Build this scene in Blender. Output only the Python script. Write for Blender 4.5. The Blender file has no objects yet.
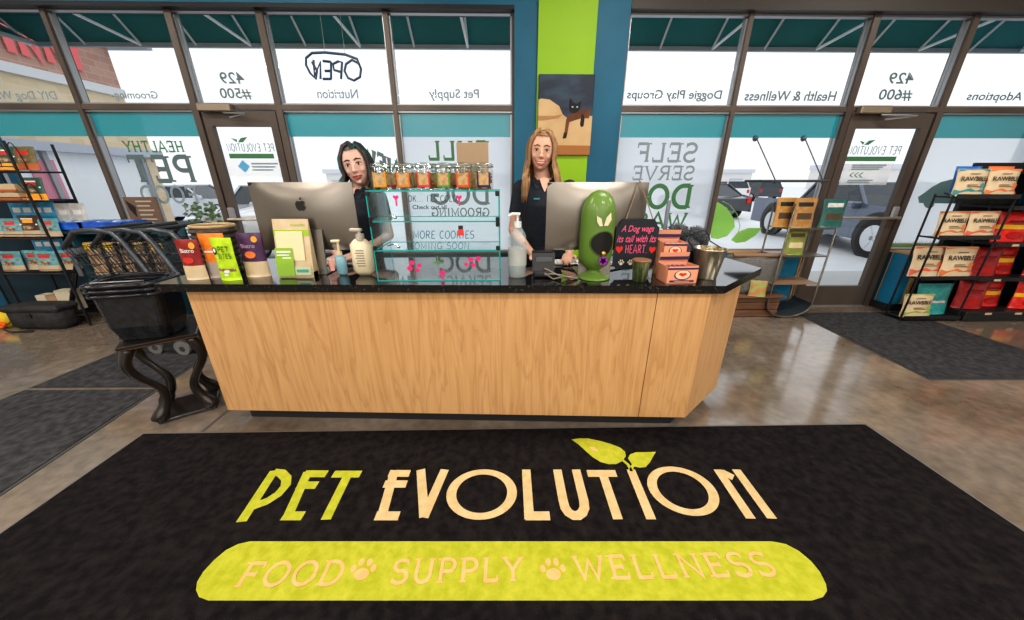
import bpy, math, random
from math import sin, cos, tan, pi, radians, sqrt, atan2
from mathutils import Vector, Matrix, Euler
random.seed(7)
SC = bpy.context.scene
COL = SC.collection
# ------------------------------------------------------------------ camera
F_PX = 341.0
PITCH = radians(20.7); YAW = radians(1.1); EYE = Vector((0, 0, 1.42))
cam_d = bpy.data.cameras.new('camera'); cam = bpy.data.objects.new('camera', cam_d); COL.objects.link(cam)
cam_d.sensor_width = 36.0; cam_d.lens = F_PX/1024*36; cam_d.clip_start = .02; cam_d.clip_end = 400
cam.location = EYE; cam.rotation_euler = (pi/2-PITCH, 0, -YAW)
SC.camera = cam
_F = Vector((sin(YAW)*cos(PITCH), cos(YAW)*cos(PITCH), -sin(PITCH)))
_R = Vector((cos(YAW), -sin(YAW), 0)); _U = _R.cross(_F)
def ray(px, py): return _F + _R*((px-512)/F_PX) + _U*((310-py)/F_PX)
def at(px, py, Y=None, Z=None, X=None):
    r = ray(px, py)
    if Y is not None: return EYE + r*(Y/r.y)
    if X is not None: return EYE + r*(X/r.x)
    return EYE + r*((Z-EYE.z)/r.z)
def xa(px, py, Y): return at(px, py, Y=Y).x
def za(py, Y, px=512): return at(px, py, Y=Y).z

# ------------------------------------------------------------------ materials
MATS = {}
def mat(name, col, rough=.5, metal=0., spec=.5, emit=None, es=1., alpha=1., coat=0., noise=None, bump=None, trans=0., ior=1.45, sheen=0.):
    if name in MATS: return MATS[name]
    m = bpy.data.materials.new(name); m.use_nodes = True
    nt = m.node_tree; b = nt.nodes['Principled BSDF']
    b.inputs['Base Color'].default_value = (*col, 1); b.inputs['Roughness'].default_value = rough
    b.inputs['Metallic'].default_value = metal; b.inputs['Specular IOR Level'].default_value = spec
    b.inputs['Alpha'].default_value = alpha; b.inputs['Coat Weight'].default_value = coat
    b.inputs['Transmission Weight'].default_value = trans; b.inputs['IOR'].default_value = ior
    b.inputs['Sheen Weight'].default_value = sheen
    if emit: b.inputs['Emission Color'].default_value = (*emit, 1); b.inputs['Emission Strength'].default_value = es
    tc = None
    if noise or bump:
        tc = nt.nodes.new('ShaderNodeTexCoord')
    if noise:     # (scale xyz tuple or number, col2, lo, hi[, detail])
        sc, c2, lo, hi = noise[:4]
        mp = nt.nodes.new('ShaderNodeMapping'); mp.inputs['Scale'].default_value = sc if isinstance(sc, tuple) else (sc,)*3
        nz = nt.nodes.new('ShaderNodeTexNoise'); nz.inputs['Scale'].default_value = 1; nz.inputs['Detail'].default_value = noise[4] if len(noise) > 4 else 4
        rp = nt.nodes.new('ShaderNodeValToRGB'); rp.color_ramp.elements[0].position = lo; rp.color_ramp.elements[1].position = hi
        rp.color_ramp.elements[0].color = (*col, 1); rp.color_ramp.elements[1].color = (*c2, 1)
        nt.links.new(tc.outputs['Object'], mp.inputs[0]); nt.links.new(mp.outputs[0], nz.inputs[0])
        nt.links.new(nz.outputs[0], rp.inputs[0]); nt.links.new(rp.outputs[0], b.inputs['Base Color'])
    if bump:      # (scale, strength, distance)
        sc = bump[0]
        mp = nt.nodes.new('ShaderNodeMapping'); mp.inputs['Scale'].default_value = sc if isinstance(sc, tuple) else (sc,)*3
        nz = nt.nodes.new('ShaderNodeTexNoise'); nz.inputs['Scale'].default_value = 1; nz.inputs['Detail'].default_value = 3
        bp = nt.nodes.new('ShaderNodeBump'); bp.inputs['Strength'].default_value = bump[1]; bp.inputs['Distance'].default_value = bump[2]
        nt.links.new(tc.outputs['Object'], mp.inputs[0]); nt.links.new(mp.outputs[0], nz.inputs[0])
        nt.links.new(nz.outputs[0], bp.inputs['Height']); nt.links.new(bp.outputs[0], b.inputs['Normal'])
    MATS[name] = m
    return m
def glassmat(name, tint=(1, 1, 1), refl=.06, rough=0., edge=1.5):
    if name in MATS: return MATS[name]
    m = bpy.data.materials.new(name); m.use_nodes = True; nt = m.node_tree; nt.nodes.clear()
    o = nt.nodes.new('ShaderNodeOutputMaterial'); t = nt.nodes.new('ShaderNodeBsdfTransparent'); g = nt.nodes.new('ShaderNodeBsdfGlossy')
    t.inputs[0].default_value = (*tint, 1); g.inputs['Roughness'].default_value = rough; g.inputs[0].default_value = (.95, 1, 1, 1)
    mx = nt.nodes.new('ShaderNodeMixShader'); fr = nt.nodes.new('ShaderNodeLayerWeight'); fr.inputs[0].default_value = .25
    mu = nt.nodes.new('ShaderNodeMath'); mu.operation = 'MULTIPLY_ADD'; mu.inputs[1].default_value = refl*edge; mu.inputs[2].default_value = refl*.5
    nt.links.new(fr.outputs['Fresnel'], mu.inputs[0]); nt.links.new(mu.outputs[0], mx.inputs[0])
    nt.links.new(t.outputs[0], mx.inputs[1]); nt.links.new(g.outputs[0], mx.inputs[2]); nt.links.new(mx.outputs[0], o.inputs[0])
    MATS[name] = m; return m
def filmmat(name, col, opacity):
    m = bpy.data.materials.new(name); m.use_nodes = True; nt = m.node_tree
    b = nt.nodes['Principled BSDF']; b.inputs['Base Color'].default_value = (*col, 1); b.inputs['Roughness'].default_value = .25
    b.inputs['Alpha'].default_value = opacity
    MATS[name] = m; return m

# ------------------------------------------------------------------ mesh builder
class MB:
    face = Vector((0, -1, .6))
    def __init__(s): s.v = []; s.f = []; s.m = []; s.mi = 0
    def add(s, vs, fs, mi=None):
        k = len(s.v); s.v += [Vector(v) for v in vs]
        for f in fs: s.f.append([i+k for i in f]); s.m.append(s.mi if mi is None else mi)
        return s
    def box(s, x0, x1, y0, y1, z0, z1, mi=None, M=None, bev=0):
        if bev:
            b = min(bev, abs(x1-x0)*.45, abs(y1-y0)*.45, abs(z1-z0)*.45)
            vs = []; 
            ring = lambda z, i: [(x0+i, y0+b, z), (x0+b, y0+i, z), (x1-b, y0+i, z), (x1-i, y0+b, z), (x1-i, y1-b, z), (x1-b, y1-i, z), (x0+b, y1-i, z), (x0+i, y1-b, z)]
            rings = [ring(z0, b), ring(z0+b, 0), ring(z1-b, 0), ring(z1, b)]
            for r in rings: vs += r
            fs = [[7, 6, 5, 4, 3, 2, 1, 0], list(range(24, 32))]
            for a in range(3):
                for k in range(8): fs.append([a*8+k, a*8+(k+1) % 8, a*8+8+(k+1) % 8, a*8+8+k])
        else:
            vs = [(x0, y0, z0), (x1, y0, z0), (x1, y1, z0), (x0, y1, z0), (x0, y0, z1), (x1, y0, z1), (x1, y1, z1), (x0, y1, z1)]
            fs = [[3, 2, 1, 0], [4, 5, 6, 7], [0, 1, 5, 4], [1, 2, 6, 5], [2, 3, 7, 6], [3, 0, 4, 7]]
        if M is not None: vs = [M @ Vector(v) for v in vs]
        return s.add(vs, fs, mi)
    def prism(s, pts, z0, z1, mi=None, M=None):       # pts 2D ccw, extruded in z
        n = len(pts); vs = [(p[0], p[1], z0) for p in pts]+[(p[0], p[1], z1) for p in pts]
        if M is not None: vs = [M @ Vector(v) for v in vs]
        return s.add(vs, [list(range(n))[::-1], list(range(n, 2*n))]+[[i, (i+1) % n, n+(i+1) % n, n+i] for i in range(n)], mi)
    def tube(s, pts, r, n=8, mi=None, cap=True, flat=1.):
        pts = [Vector(p) for p in pts]; L = len(pts)
        rr = r if isinstance(r, (list, tuple)) else [r]*L
        up = None; vs = []
        for i, p in enumerate(pts):
            d = (pts[min(i+1, L-1)]-pts[max(i-1, 0)])
            d = d.normalized() if d.length > 1e-9 else Vector((0, 0, 1))
            if up is None:
                up = Vector((0, 0, 1)) if abs(d.z) < .9 else Vector((0, 1, 0))
            a = d.cross(up)
            a = a.normalized() if a.length > 1e-6 else d.orthogonal().normalized()
            b = a.cross(d).normalized(); up = b
            for k in range(n):
                t = 2*pi*k/n; vs.append(p+(a*cos(t)+b*sin(t)*flat)*rr[i])
        fs = [[i*n+k, i*n+(k+1) % n, (i+1)*n+(k+1) % n, (i+1)*n+k] for i in range(L-1) for k in range(n)]
        if cap: fs += [list(range(n))[::-1], list(range((L-1)*n, L*n))]
        return s.add(vs, fs, mi)
    def cyl(s, p0, p1, r0, r1=None, n=16, mi=None): return s.tube([p0, p1], [r0, r0 if r1 is None else r1], n, mi)
    def lathe(s, prof, c=(0, 0, 0), n=24, mi=None, M=None):   # prof (r,z)
        vs = []
        for r, z in prof:
            for k in range(n):
                t = 2*pi*k/n; vs.append(Vector((c[0]+r*cos(t), c[1]+r*sin(t), c[2]+z)))
        if M is not None: vs = [M @ v for v in vs]
        L = len(prof)
        fs = [[i*n+k, i*n+(k+1) % n, (i+1)*n+(k+1) % n, (i+1)*n+k] for i in range(L-1) for k in range(n)]
        fs += [list(range(n))[::-1], list(range((L-1)*n, L*n))]
        return s.add(vs, fs, mi)
    def ball(s, c, r, n=12, mi=None, M=None):
        r = r if isinstance(r, (tuple, list)) else (r, r, r); h = n//2; vs = []
        for i in range(1, h):
            a = pi*i/h
            for k in range(n):
                t = 2*pi*k/n; vs.append(Vector((c[0]+r[0]*sin(a)*cos(t), c[1]+r[1]*sin(a)*sin(t), c[2]+r[2]*cos(a))))
        top = len(vs); vs += [Vector((c[0], c[1], c[2]+r[2])), Vector((c[0], c[1], c[2]-r[2]))]
        fs = [[i*n+k, (i+1)*n+k, (i+1)*n+(k+1) % n, i*n+(k+1) % n] for i in range(h-2) for k in range(n)]
        fs += [[top, k, (k+1) % n] for k in range(n)]+[[top+1, (h-2)*n+(k+1) % n, (h-2)*n+k] for k in range(n)]
        if M is not None: vs = [M @ v for v in vs]
        return s.add(vs, fs, mi)
    def poly(s, pts, mi=None): return s.add(pts, [list(range(len(pts)))], mi)
    def flat(s, polys, fn, mi=None):                 # polys: lists of 2D points, fn maps 2D->3D
        for i, p in enumerate(polys):          # each piece a hair above the last, so crossing strokes do not fight
            P = [Vector(fn(*q)) for q in p]; nn = Vector((0, 0, 0))
            for j in range(len(P)): nn += (P[j]-P[0]).cross(P[(j+1) % len(P)]-P[0])
            if nn.length < 1e-12: continue
            nn.normalize(); c = P[0]
            if s.face is not None: nn = nn if nn.dot(s.face) > 0 else -nn
            s.add([q+nn*3e-5*(i % 60) for q in P], [list(range(len(P)))], mi)
        return s
    def build(s, name, mats, parent=None, smooth=False, bevel=0, xf=None):
        me = bpy.data.meshes.new(name)
        top = parent
        while top is not None and top.parent: top = top.parent
        off = top.location if top is not None else Vector((0, 0, 0))
        vs = s.v if xf is None else [xf @ v for v in s.v]
        me.from_pydata([v-off for v in vs], [], s.f); 
        mats = mats if isinstance(mats, (list, tuple)) else [mats]
        for m in mats: me.materials.append(m)
        me.polygons.foreach_set('material_index', [min(i, len(mats)-1) for i in s.m])
        if smooth: me.polygons.foreach_set('use_smooth', [True]*len(me.polygons))
        me.update()
        o = bpy.data.objects.new(name, me); COL.objects.link(o)
        if parent is not None: o.parent = parent
        if bevel:
            b = o.modifiers.new('b', 'BEVEL'); b.width = bevel; b.segments = 2; b.limit_method = 'ANGLE'
        if smooth == 'auto':
            pass
        return o
def tag(o, label=None, cat=None, group=None, kind=None):
    if label: o['label'] = label
    if cat: o['category'] = cat
    if group: o['group'] = group
    if kind: o['kind'] = kind
    return o
def thing(name, label, cat, loc=(0, 0, 0), group=None, kind=None):
    o = bpy.data.objects.new(name, None); COL.objects.link(o); o.location = loc; o.empty_display_size = .05
    return tag(o, label, cat, group, kind)
def place(o, loc, rz=0, rx=0, ry=0, s=1):
    o.location = loc; o.rotation_euler = (rx, ry, rz); o.scale = (s, s, s); return o
KIDS = {}
def dup(root, loc, rz=0, label=None, rx=0, ry=0, group=None, s=None):
    def cp(o, par):
        c = o.copy(); COL.objects.link(c); c.parent = par
        for k in list(o.children): cp(k, c)
        return c
    r = cp(root, None); r.location = loc; r.rotation_euler = (rx, ry, rz)
    if s: r.scale = (s, s, s)
    if label: r['label'] = label
    if group: r['group'] = group
    return r
def struct(name, mb, m, parent=None, **k):
    o = mb.build(name, m, parent, **k)
    if parent is None: o['kind'] = 'structure'
    return o
def bake(o, voxel=.008, smooth=4, sub=False):
    r = o.modifiers.new('r', 'REMESH'); r.mode = 'VOXEL'; r.voxel_size = voxel; r.use_smooth_shade = True
    if smooth: q = o.modifiers.new('s', 'SMOOTH'); q.iterations = smooth; q.factor = .5
    dg = bpy.context.evaluated_depsgraph_get(); dg.update()
    me = bpy.data.meshes.new_from_object(o.evaluated_get(dg))
    ms = [m for m in o.data.materials]
    o.modifiers.clear(); o.data = me
    me.materials.clear()
    for m in ms: me.materials.append(m)
    me.polygons.foreach_set('material_index', [0]*len(me.polygons))
    me.polygons.foreach_set('use_smooth', [True]*len(me.polygons))
    return o

# ------------------------------------------------------------------ lettering
def arc(cx, cy, rx, ry, a0, a1, n=14): return [(cx+rx*cos(radians(a0+(a1-a0)*i/n)), cy+ry*sin(radians(a0+(a1-a0)*i/n))) for i in range(n+1)]
GL = {  # letter: width, strokes, horizontal serifs (x,y), vertical serifs (x,y)
 'A': (.84, [[(.02, 0), (.42, 1), (.82, 0)], [(.17, .33), (.67, .33)]], [(.04, 0), (.8, 0)], []),
 'B': (.7, [[(.12, .03), (.12, .97)], [(.1, .97), (.34, .97)]+arc(.36, .74, .24, .23, 88, -88, 10)+[(.12, .51)], [(.12, .51), (.36, .51)]+arc(.38, .27, .28, .24, 88, -88, 10)+[(.1, .03)]], [], []),
 'C': (.72, [arc(.38, .5, .36, .47, 50, 310, 20)], [], [(.64, .86), (.64, .14)]),
 'D': (.76, [[(.1, .03), (.1, .97)], [(.1, .97), (.3, .97)]+arc(.32, .5, .38, .47, 88, -88, 16)+[(.3, .03), (.1, .03)]], [(.06, 0.03), (.06, .97)], []),
 'E': (.68, [[(.12, .03), (.12, .97)], [(.12, .96), (.62, .96)], [(.12, .5), (.48, .5)], [(.12, .04), (.64, .04)]], [(.06, .04), (.06, .96)], [(.62, .86), (.64, .14), (.48, .5)]),
 'F': (.66, [[(.12, .03), (.12, .97)], [(.12, .96), (.62, .96)], [(.12, .5), (.48, .5)]], [(.12, .04), (.06, .96)], [(.62, .86), (.48, .5)]),
 'G': (.78, [arc(.4, .5, .37, .47, 50, 345, 22), [(.46, .42), (.76, .42), (.76, .08)]], [], [(.66, .86)]),
 'H': (.8, [[(.12, 0.03), (.12, .97)], [(.68, 0.03), (.68, .97)], [(.12, .5), (.68, .5)]], [(.12, .03), (.12, .97), (.68, .03), (.68, .97)], []),
 'I': (.34, [[(.17, .03), (.17, .97)]], [(.17, .03), (.17, .97)], []),
 'K': (.78, [[(.12, .03), (.12, .97)], [(.66, .97), (.14, .42)], [(.32, .58), (.68, .03)]], [(.12, .03), (.12, .97), (.66, .97), (.68, .03)], []),
 'L': (.64, [[(.12, .97), (.12, .03)], [(.06, .04), (.6, .04)]], [(.12, .97)], [(.6, .14)]),
 'M': (.98, [[(.12, .03), (.12, .97), (.49, .2), (.86, .97), (.86, .03)]], [(.12, .03), (.08, .97), (.86, .03), (.9, .97)], []),
 'N': (.84, [[(.12, .03), (.12, .97), (.72, .03), (.72, .97)]], [(.12, .03), (.08, .97), (.72, .97)], []),
 'O': (.8, [arc(.4, .5, .36, .47, 0, 360, 28)], [], []),
 'P': (.7, [[(.12, .03), (.12, .97)], [(.1, .97), (.36, .97)]+arc(.38, .71, .26, .26, 88, -88, 12)+[(.12, .45)]], [(.12, .03), (.06, .97)], []),
 'R': (.76, [[(.12, .03), (.12, .97)], [(.1, .97), (.36, .97)]+arc(.38, .73, .26, .24, 88, -88, 12)+[(.12, .49)], [(.36, .49), (.66, .03)]], [(.12, .03), (.06, .97), (.68, .03)], []),
 'S': (.66, [arc(.33, .73, .27, .24, 40, 250, 14)+arc(.33, .27, .29, .25, 80, -145, 14)], [], [(.56, .88), (.08, .12)]),
 'T': (.74, [[(.37, .03), (.37, .97)], [(.04, .96), (.7, .96)]], [(.37, .03)], [(.06, .86), (.68, .86)]),
 'U': (.8, [[(.12, .97), (.12, .35)]+arc(.4, .33, .28, .3, 180, 360, 12)+[(.68, .97)]], [(.12, .97), (.68, .97)], []),
 'V': (.8, [[(.04, .97), (.4, .02), (.76, .97)]], [(.06, .97), (.74, .97)], []),
 'W': (1.08, [[(.04, .97), (.3, .03), (.54, .8), (.78, .03), (1.04, .97)]], [(.06, .97), (1.0, .97)], []),
 'Y': (.78, [[(.04, .97), (.39, .45), (.74, .97)], [(.39, .45), (.39, .03)]], [(.06, .97), (.72, .97), (.39, .03)], []),
 '.': (.3, [[(.12, .02), (.12, .1)]], [], []), "'": (.25, [[(.12, .97), (.12, .75)]], [], []), '!': (.3, [[(.12, .97), (.12, .3)], [(.12, .1), (.12, .02)]], [], []),
 ' ': (.45, [], [], [])}
def ribbon(pts, w):
    out = []; n = len(pts); P = [Vector((p[0], p[1])) for p in pts]
    L = []
    for i in range(n):
        d0 = (P[i]-P[i-1]).normalized() if i else None; d1 = (P[i+1]-P[i]).normalized() if i < n-1 else None
        if d0 is None: d0 = d1
        if d1 is None: d1 = d0
        a = Vector((-d0.y, d0.x)); b = Vector((-d1.y, d1.x)); m = (a+b)
        m = m.normalized() if m.length > 1e-6 else a
        k = min(1/max(m.dot(a), .3), 1.9); L.append((P[i]+m*w/2*k, P[i]-m*w/2*k))
    for i in range(n-1): out.append([L[i][0], L[i][1], L[i+1][1], L[i+1][0]])
    return out
def words(txt, x0, x1, y0, y1, sw=.14, serif=.13, gap=.16, mirror=False, skew=0):
    """stroke letters fitted in the 2D box"""
    adv = []; x = 0
    for c in txt: adv.append(x); x += GL[c][0]+gap
    W = x-gap; H = y1-y0; sx = (x1-x0)/W; polys = []
    def tr(p):
        X = p[0]*sx; Y = p[1]*H
        X += skew*Y
        return (x1-X if mirror else x0+X, y0+Y)
    a = sx/H if H else 1
    for c, ox in zip(txt, adv):
        w, st, hs, vs = GL[c]
        S = [[((p[0]+ox)*sx, p[1]*H) for p in q] for q in st]
        w_ = sw*H
        if serif:
            th = .075*H
            for (hx, hy) in hs: S.append(([((hx+ox)*sx-serif*H, hy*H), ((hx+ox)*sx+serif*H, hy*H)], th))
            for (hx, hy) in vs: S.append(([((hx+ox)*sx, hy*H-.11*H), ((hx+ox)*sx, hy*H+.11*H)], th))
        for q in S:
            if isinstance(q, tuple): R = ribbon(*q)
            else: R = ribbon(q, w_)
            for r in R: polys.append([tr((p[0]/sx, p[1]/H)) for p in r])
    return polys
def ftext(txt, x0, x1, y0, y1, mirror=False, shear=0.):
    """built-in font fitted in the 2D box"""
    cu = bpy.data.curves.new('t', 'FONT'); cu.body = txt; cu.size = 1; cu.shear = shear; cu.resolution_u = 3; cu.offset = .014
    o = bpy.data.objects.new('t', cu); COL.objects.link(o)
    dg = bpy.context.evaluated_depsgraph_get(); dg.update()
    me = bpy.data.meshes.new_from_object(o.evaluated_get(dg))
    V = [v.co.copy() for v in me.vertices]; Fs = [list(p.vertices) for p in me.polygons]
    bpy.data.objects.remove(o); bpy.data.curves.remove(cu); bpy.data.meshes.remove(me)
    a = min(v.x for v in V); b = max(v.x for v in V); c = min(v.y for v in V); d = max(v.y for v in V)
    def tr(v):
        u = (v.x-a)/(b-a); w = (v.y-c)/(d-c)
        return ((x1-u*(x1-x0)) if mirror else (x0+u*(x1-x0)), y0+w*(y1-y0))
    return [[tr(V[i]) for i in f] for f in Fs]
def paw(cx, cy, r):
    el = lambda x, y, a, b: [(x+a*cos(t*pi/6), y+b*sin(t*pi/6)) for t in range(12)]
    return [el(cx, cy-.3*r, .55*r, .42*r), el(cx-.75*r, cy+.1*r, .2*r, .28*r), el(cx-.3*r, cy+.55*r, .2*r, .3*r), el(cx+.3*r, cy+.55*r, .2*r, .3*r), el(cx+.75*r, cy+.1*r, .2*r, .28*r)]
def heart(cx, cy, r):
    return [[(cx+r*(16*sin(t)**3)/16, cy+r*(13*cos(t)-5*cos(2*t)-2*cos(3*t)-cos(4*t))/16) for t in [2*pi*i/24 for i in range(24)]]]
ORD = ['first', 'second', 'third', 'fourth', 'fifth', 'sixth', 'seventh', 'eighth', 'ninth', 'tenth', 'eleventh', 'twelfth']
# ================================================================== materials used widely
def brickmat(name, c1, c2, mortar, sx):
    m = bpy.data.materials.new(name); m.use_nodes = True; nt = m.node_tree; b = nt.nodes['Principled BSDF']; b.inputs['Roughness'].default_value = .9
    tc = nt.nodes.new('ShaderNodeTexCoord'); sp = nt.nodes.new('ShaderNodeSeparateXYZ'); cb = nt.nodes.new('ShaderNodeCombineXYZ')
    ad = nt.nodes.new('ShaderNodeMath'); ad.operation = 'ADD'
    nt.links.new(tc.outputs['Object'], sp.inputs[0]); nt.links.new(sp.outputs[0], ad.inputs[0]); nt.links.new(sp.outputs[1], ad.inputs[1])
    nt.links.new(ad.outputs[0], cb.inputs[0]); nt.links.new(sp.outputs[2], cb.inputs[1])
    br = nt.nodes.new('ShaderNodeTexBrick'); br.inputs['Color1'].default_value = (*c1, 1); br.inputs['Color2'].default_value = (*c2, 1); br.inputs['Mortar'].default_value = (*mortar, 1)
    br.inputs['Scale'].default_value = sx; br.inputs['Mortar Size'].default_value = .012
    nt.links.new(cb.outputs[0], br.inputs['Vector']); nt.links.new(br.outputs[0], b.inputs['Base Color']); MATS[name] = m; return m
bronze = mat('bronze frame', (.075, .058, .05), .4, .2, noise=((2, 2, 1), (.12, .095, .08), .3, .7))
alu = mat('brushed aluminium frame', (.35, .36, .38), .35, .6)
clear = glassmat('window glass', (.97, .985, .98), .05)
film = filmmat('teal window film', (.012, .26, .33), .95)
teal_wall = mat('teal blue painted wall', (.003, .095, .18), .55, noise=(2.2, (.006, .13, .23), .3, .8))
lime_wall = mat('lime green painted panel', (.24, .45, .004), .55, noise=(1.5, (.29, .51, .006), .3, .7))
white_paint = mat('white paint', (.78, .78, .76), .6)
decal_grey = mat('grey vinyl lettering', (.10, .15, .16), .5)
decal_soft = mat('pale grey vinyl lettering', (.21, .27, .31), .5)
decal_green = mat('green vinyl lettering', (.05, .17, .07), .5)
decal_leaf = mat('light green vinyl', (.25, .55, .12), .5)
black_pl = mat('black plastic', (.012, .012, .013), .35)
black_mt = mat('black powder coated metal', (.02, .021, .024), .4, .3)
chrome = mat('chrome', (.7, .71, .73), .18, 1.)
rubber = mat('black rubber', (.014, .014, .015), .75)

# ================================================================== floor, ceiling, walls
D = at(860, 305, Z=0).y
D = round(D, 3)
cm = bpy.data.materials.new('polished concrete'); cm.use_nodes = True; nt = cm.node_tree; b = nt.nodes['Principled BSDF']
tc = nt.nodes.new('ShaderNodeTexCoord'); n1 = nt.nodes.new('ShaderNodeTexNoise'); n1.inputs['Scale'].default_value = 1.3; n1.inputs['Detail'].default_value = 8
n2 = nt.nodes.new('ShaderNodeTexNoise'); n2.inputs['Scale'].default_value = 14; n2.inputs['Detail'].default_value = 5
r1 = nt.nodes.new('ShaderNodeValToRGB'); r1.color_ramp.elements[0].color = (.15, .115, .085, 1); r1.color_ramp.elements[1].color = (.25, .205, .165, 1)
r1.color_ramp.elements[0].position = .35; r1.color_ramp.elements[1].position = .68
mx = nt.nodes.new('ShaderNodeMix'); mx.data_type = 'RGBA'; mx.blend_type = 'OVERLAY'; mx.inputs[0].default_value = .5
r2 = nt.nodes.new('ShaderNodeMapRange'); r2.inputs[3].default_value = .07; r2.inputs[4].default_value = .2
nt.links.new(tc.outputs['Object'], n1.inputs[0]); nt.links.new(tc.outputs['Object'], n2.inputs[0]); nt.links.new(n1.outputs[0], r1.inputs[0])
nt.links.new(r1.outputs[0], mx.inputs[6]); nt.links.new(n2.outputs[0], mx.inputs[7]); nt.links.new(mx.outputs[2], b.inputs['Base Color'])
nt.links.new(n1.outputs[0], r2.inputs[0]); nt.links.new(r2.outputs[0], b.inputs['Roughness']); b.inputs['Specular IOR Level'].default_value = .6; b.inputs['IOR'].default_value = 2.2
struct('floor', MB().box(-8, 8, -5, D+.1, -.1, 0), cm)
# expansion joint line sawn in the slab
jl = MB().box(xa(200, 425, 1.7)-.02, xa(200, 425, 1.7), -4.9, D-.1, 0, .0015)
struct('ceiling', MB().box(-8, 8, -5, D+.2, 3.6, 3.7), mat('ceiling tile white', (.75, .75, .73), .8))
struct('wall_left', MB().box(-8.1, -8, -5, D+.2, 0, 3.6), white_paint)
struct('wall_right', MB().box(8, 8.1, -5, D+.2, 0, 3.6), white_paint)
struct('wall_back', MB().box(-8, 8, -5.1, -5, 0, 3.6), white_paint)
XL = [xa(-34, 107.5, D)]+[xa(p, 107.5, D) for p in (82.5, 196.5, 280, 395.6, 514)]
XR = [xa(p, 108, D) for p in (619, 732, 847.8, 939.5)]; XR.append(XR[-1]+1.2)
ZT = za(12, D)          # head of the upper lights
ZM = za(108.6, D)         # transom
ZS = .68                # sill / knee wall
# front wall: column zone, above header, beyond the outermost lights, knee walls
cx0, cx1 = XL[-1], XR[0]
struct('wall_front', MB().box(cx0, cx1, D-.08, D+.15, 0, 3.6).box(-8, XL[0], D-.08, D+.15, 0, 3.6).box(XR[-1], 8, D-.08, D+.15, 0, 3.6)
       .box(XL[0], cx0, D-.08, D+.15, ZT+.02, 3.6).box(cx1, XR[-1], D-.08, D+.15, ZT+.17, 3.6), [teal_wall])
gx0 = xa(537.5, 60, D-.1); gx1 = xa(597, 20, D-.1)
struct('wall_column', MB().box(gx0, gx1, D-.11, D-.08, 0, 3.6), lime_wall)
struct('trim_2', MB().box(XL[0], cx0, D-.085, D+.08, ZT-.012, ZT+.02), mat('dark header', (.012, .013, .016), .6))
struct('trim_3', MB().box(cx1, XR[-1], D-.09, D+.08, ZT, ZT+.17), mat('dark header 2', (.05, .042, .038), .5))
MW = .042
k = 4
def mullion(x, z0, z1, w=MW):
    global k
    m = MB().box(x-w/2, x+w/2, D-.03, D+.07, z0, z1); m.mi = 1
    m.box(x-w/2-.012, x+w/2+.012, D+.03, D+.05, z0, z1)
    struct('trim_%d' % k, m, [bronze, alu]); k += 1
for i, x in enumerate(XL[1:]): mullion(x, ZS if i not in (1, 2) else 0, ZT, MW if i not in (1, 2) else .06)
for i, x in enumerate(XR[:-1]): mullion(x, ZS if i not in (2, 3) else 0, ZT, MW if i not in (2, 3) else .06)
# knee walls: dark teal with pale wood edging
wood_edge = mat('pale wood edging', (.5, .3, .13), .5)
knee = mat('bright blue knee wall', (.01, .17, .32), .45, noise=(3, (.015, .22, .4), .3, .7))
knee_dark = mat('dark teal knee wall', (.005, .05, .075), .5)
baseb = mat('black base', (.02, .02, .022), .6)
def kneewall(n, x0, x1, m):
    mb = MB().box(x0, x1, D-.06, D+.1, .09, ZS-.02, 0).box(x0, x1, D-.07, D+.1, ZS-.02, ZS, 1).box(x0, x1, D-.075, D+.1, 0, .09, 2)
    for x in (x0+.02, x1-.02): mb.box(x-.02, x+.02, D-.075, D-.06, .09, ZS-.02, 1)
    struct(n, mb, [m, wood_edge, baseb])
_we = wood_edge; wood_edge = bronze
kneewall('wall_front_left', XL[0], XL[2]-.04, knee_dark)
kneewall('wall_front_mid', XL[3]+.04, cx0, knee_dark)
wood_edge = _we
kneewall('wall_front_right', cx1, XR[2]-.04, knee)
kneewall('wall_front_far', XR[3]+.04, XR[-1], knee_dark)
xq = XR[3]+.04
struct('wall_front_pier', MB().box(xq, xq+.13, D-.22, D-.07, .09, ZS-.015, 0).box(xq-.005, xq+.185, D-.23, D-.06, ZS-.015, ZS+.01, 1).box(xq+.13, xq+.18, D-.225, D-.07, .09, ZS-.015, 1).box(xq, xq+.18, D-.21, D-.07, 0, .09, 2), [knee, wood_edge, baseb])
# ================================================================== windows with vinyl lettering
WIN = {}
wn = 1
ZF = za(137, D)
def window(x0, x1, door=False):
    global wn
    w = bpy.data.objects.new('window_%d' % wn, None); COL.objects.link(w); w.location = ((x0+x1)/2, D, ZM if door else ZS); w['kind'] = 'structure'; wn += 1
    f = MB()
    zs = [(ZM+.023, ZT)] if door else [(ZM+.023, ZT), (ZS, ZM-.023)]
    for z0, z1 in zs:
        f.box(x0+.021, x1-.021, D-.01, D+.04, z1-.018, z1, 0).box(x0+.021, x1-.021, D-.01, D+.04, z0, z0+.014, 0)
        f.box(x0+.021, x0+.036, D-.005, D+.035, z0+.02, z1-.035, 0).box(x1-.036, x1-.021, D-.005, D+.035, z0+.02, z1-.035, 0)
    f.build('glazing_bead', alu, w)
    MB().box(x0, x1, D-.028, D+.065, ZM-.023, ZM+.023).build('transom', bronze, w)
    g = MB()
    for z0, z1 in zs: g.poly([(x0, D+.02, z0), (x1, D+.02, z0), (x1, D+.02, z1), (x0, D+.02, z1)])
    g.build('pane', clear, w)
    if not door:
        MB().poly([(x0+.03, D+.017, ZF), (x1-.03, D+.017, ZF), (x1-.03, D+.017, ZM-.023), (x0+.03, D+.017, ZM-.023)]).build('tinted_film', film, w)
    return w
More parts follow.
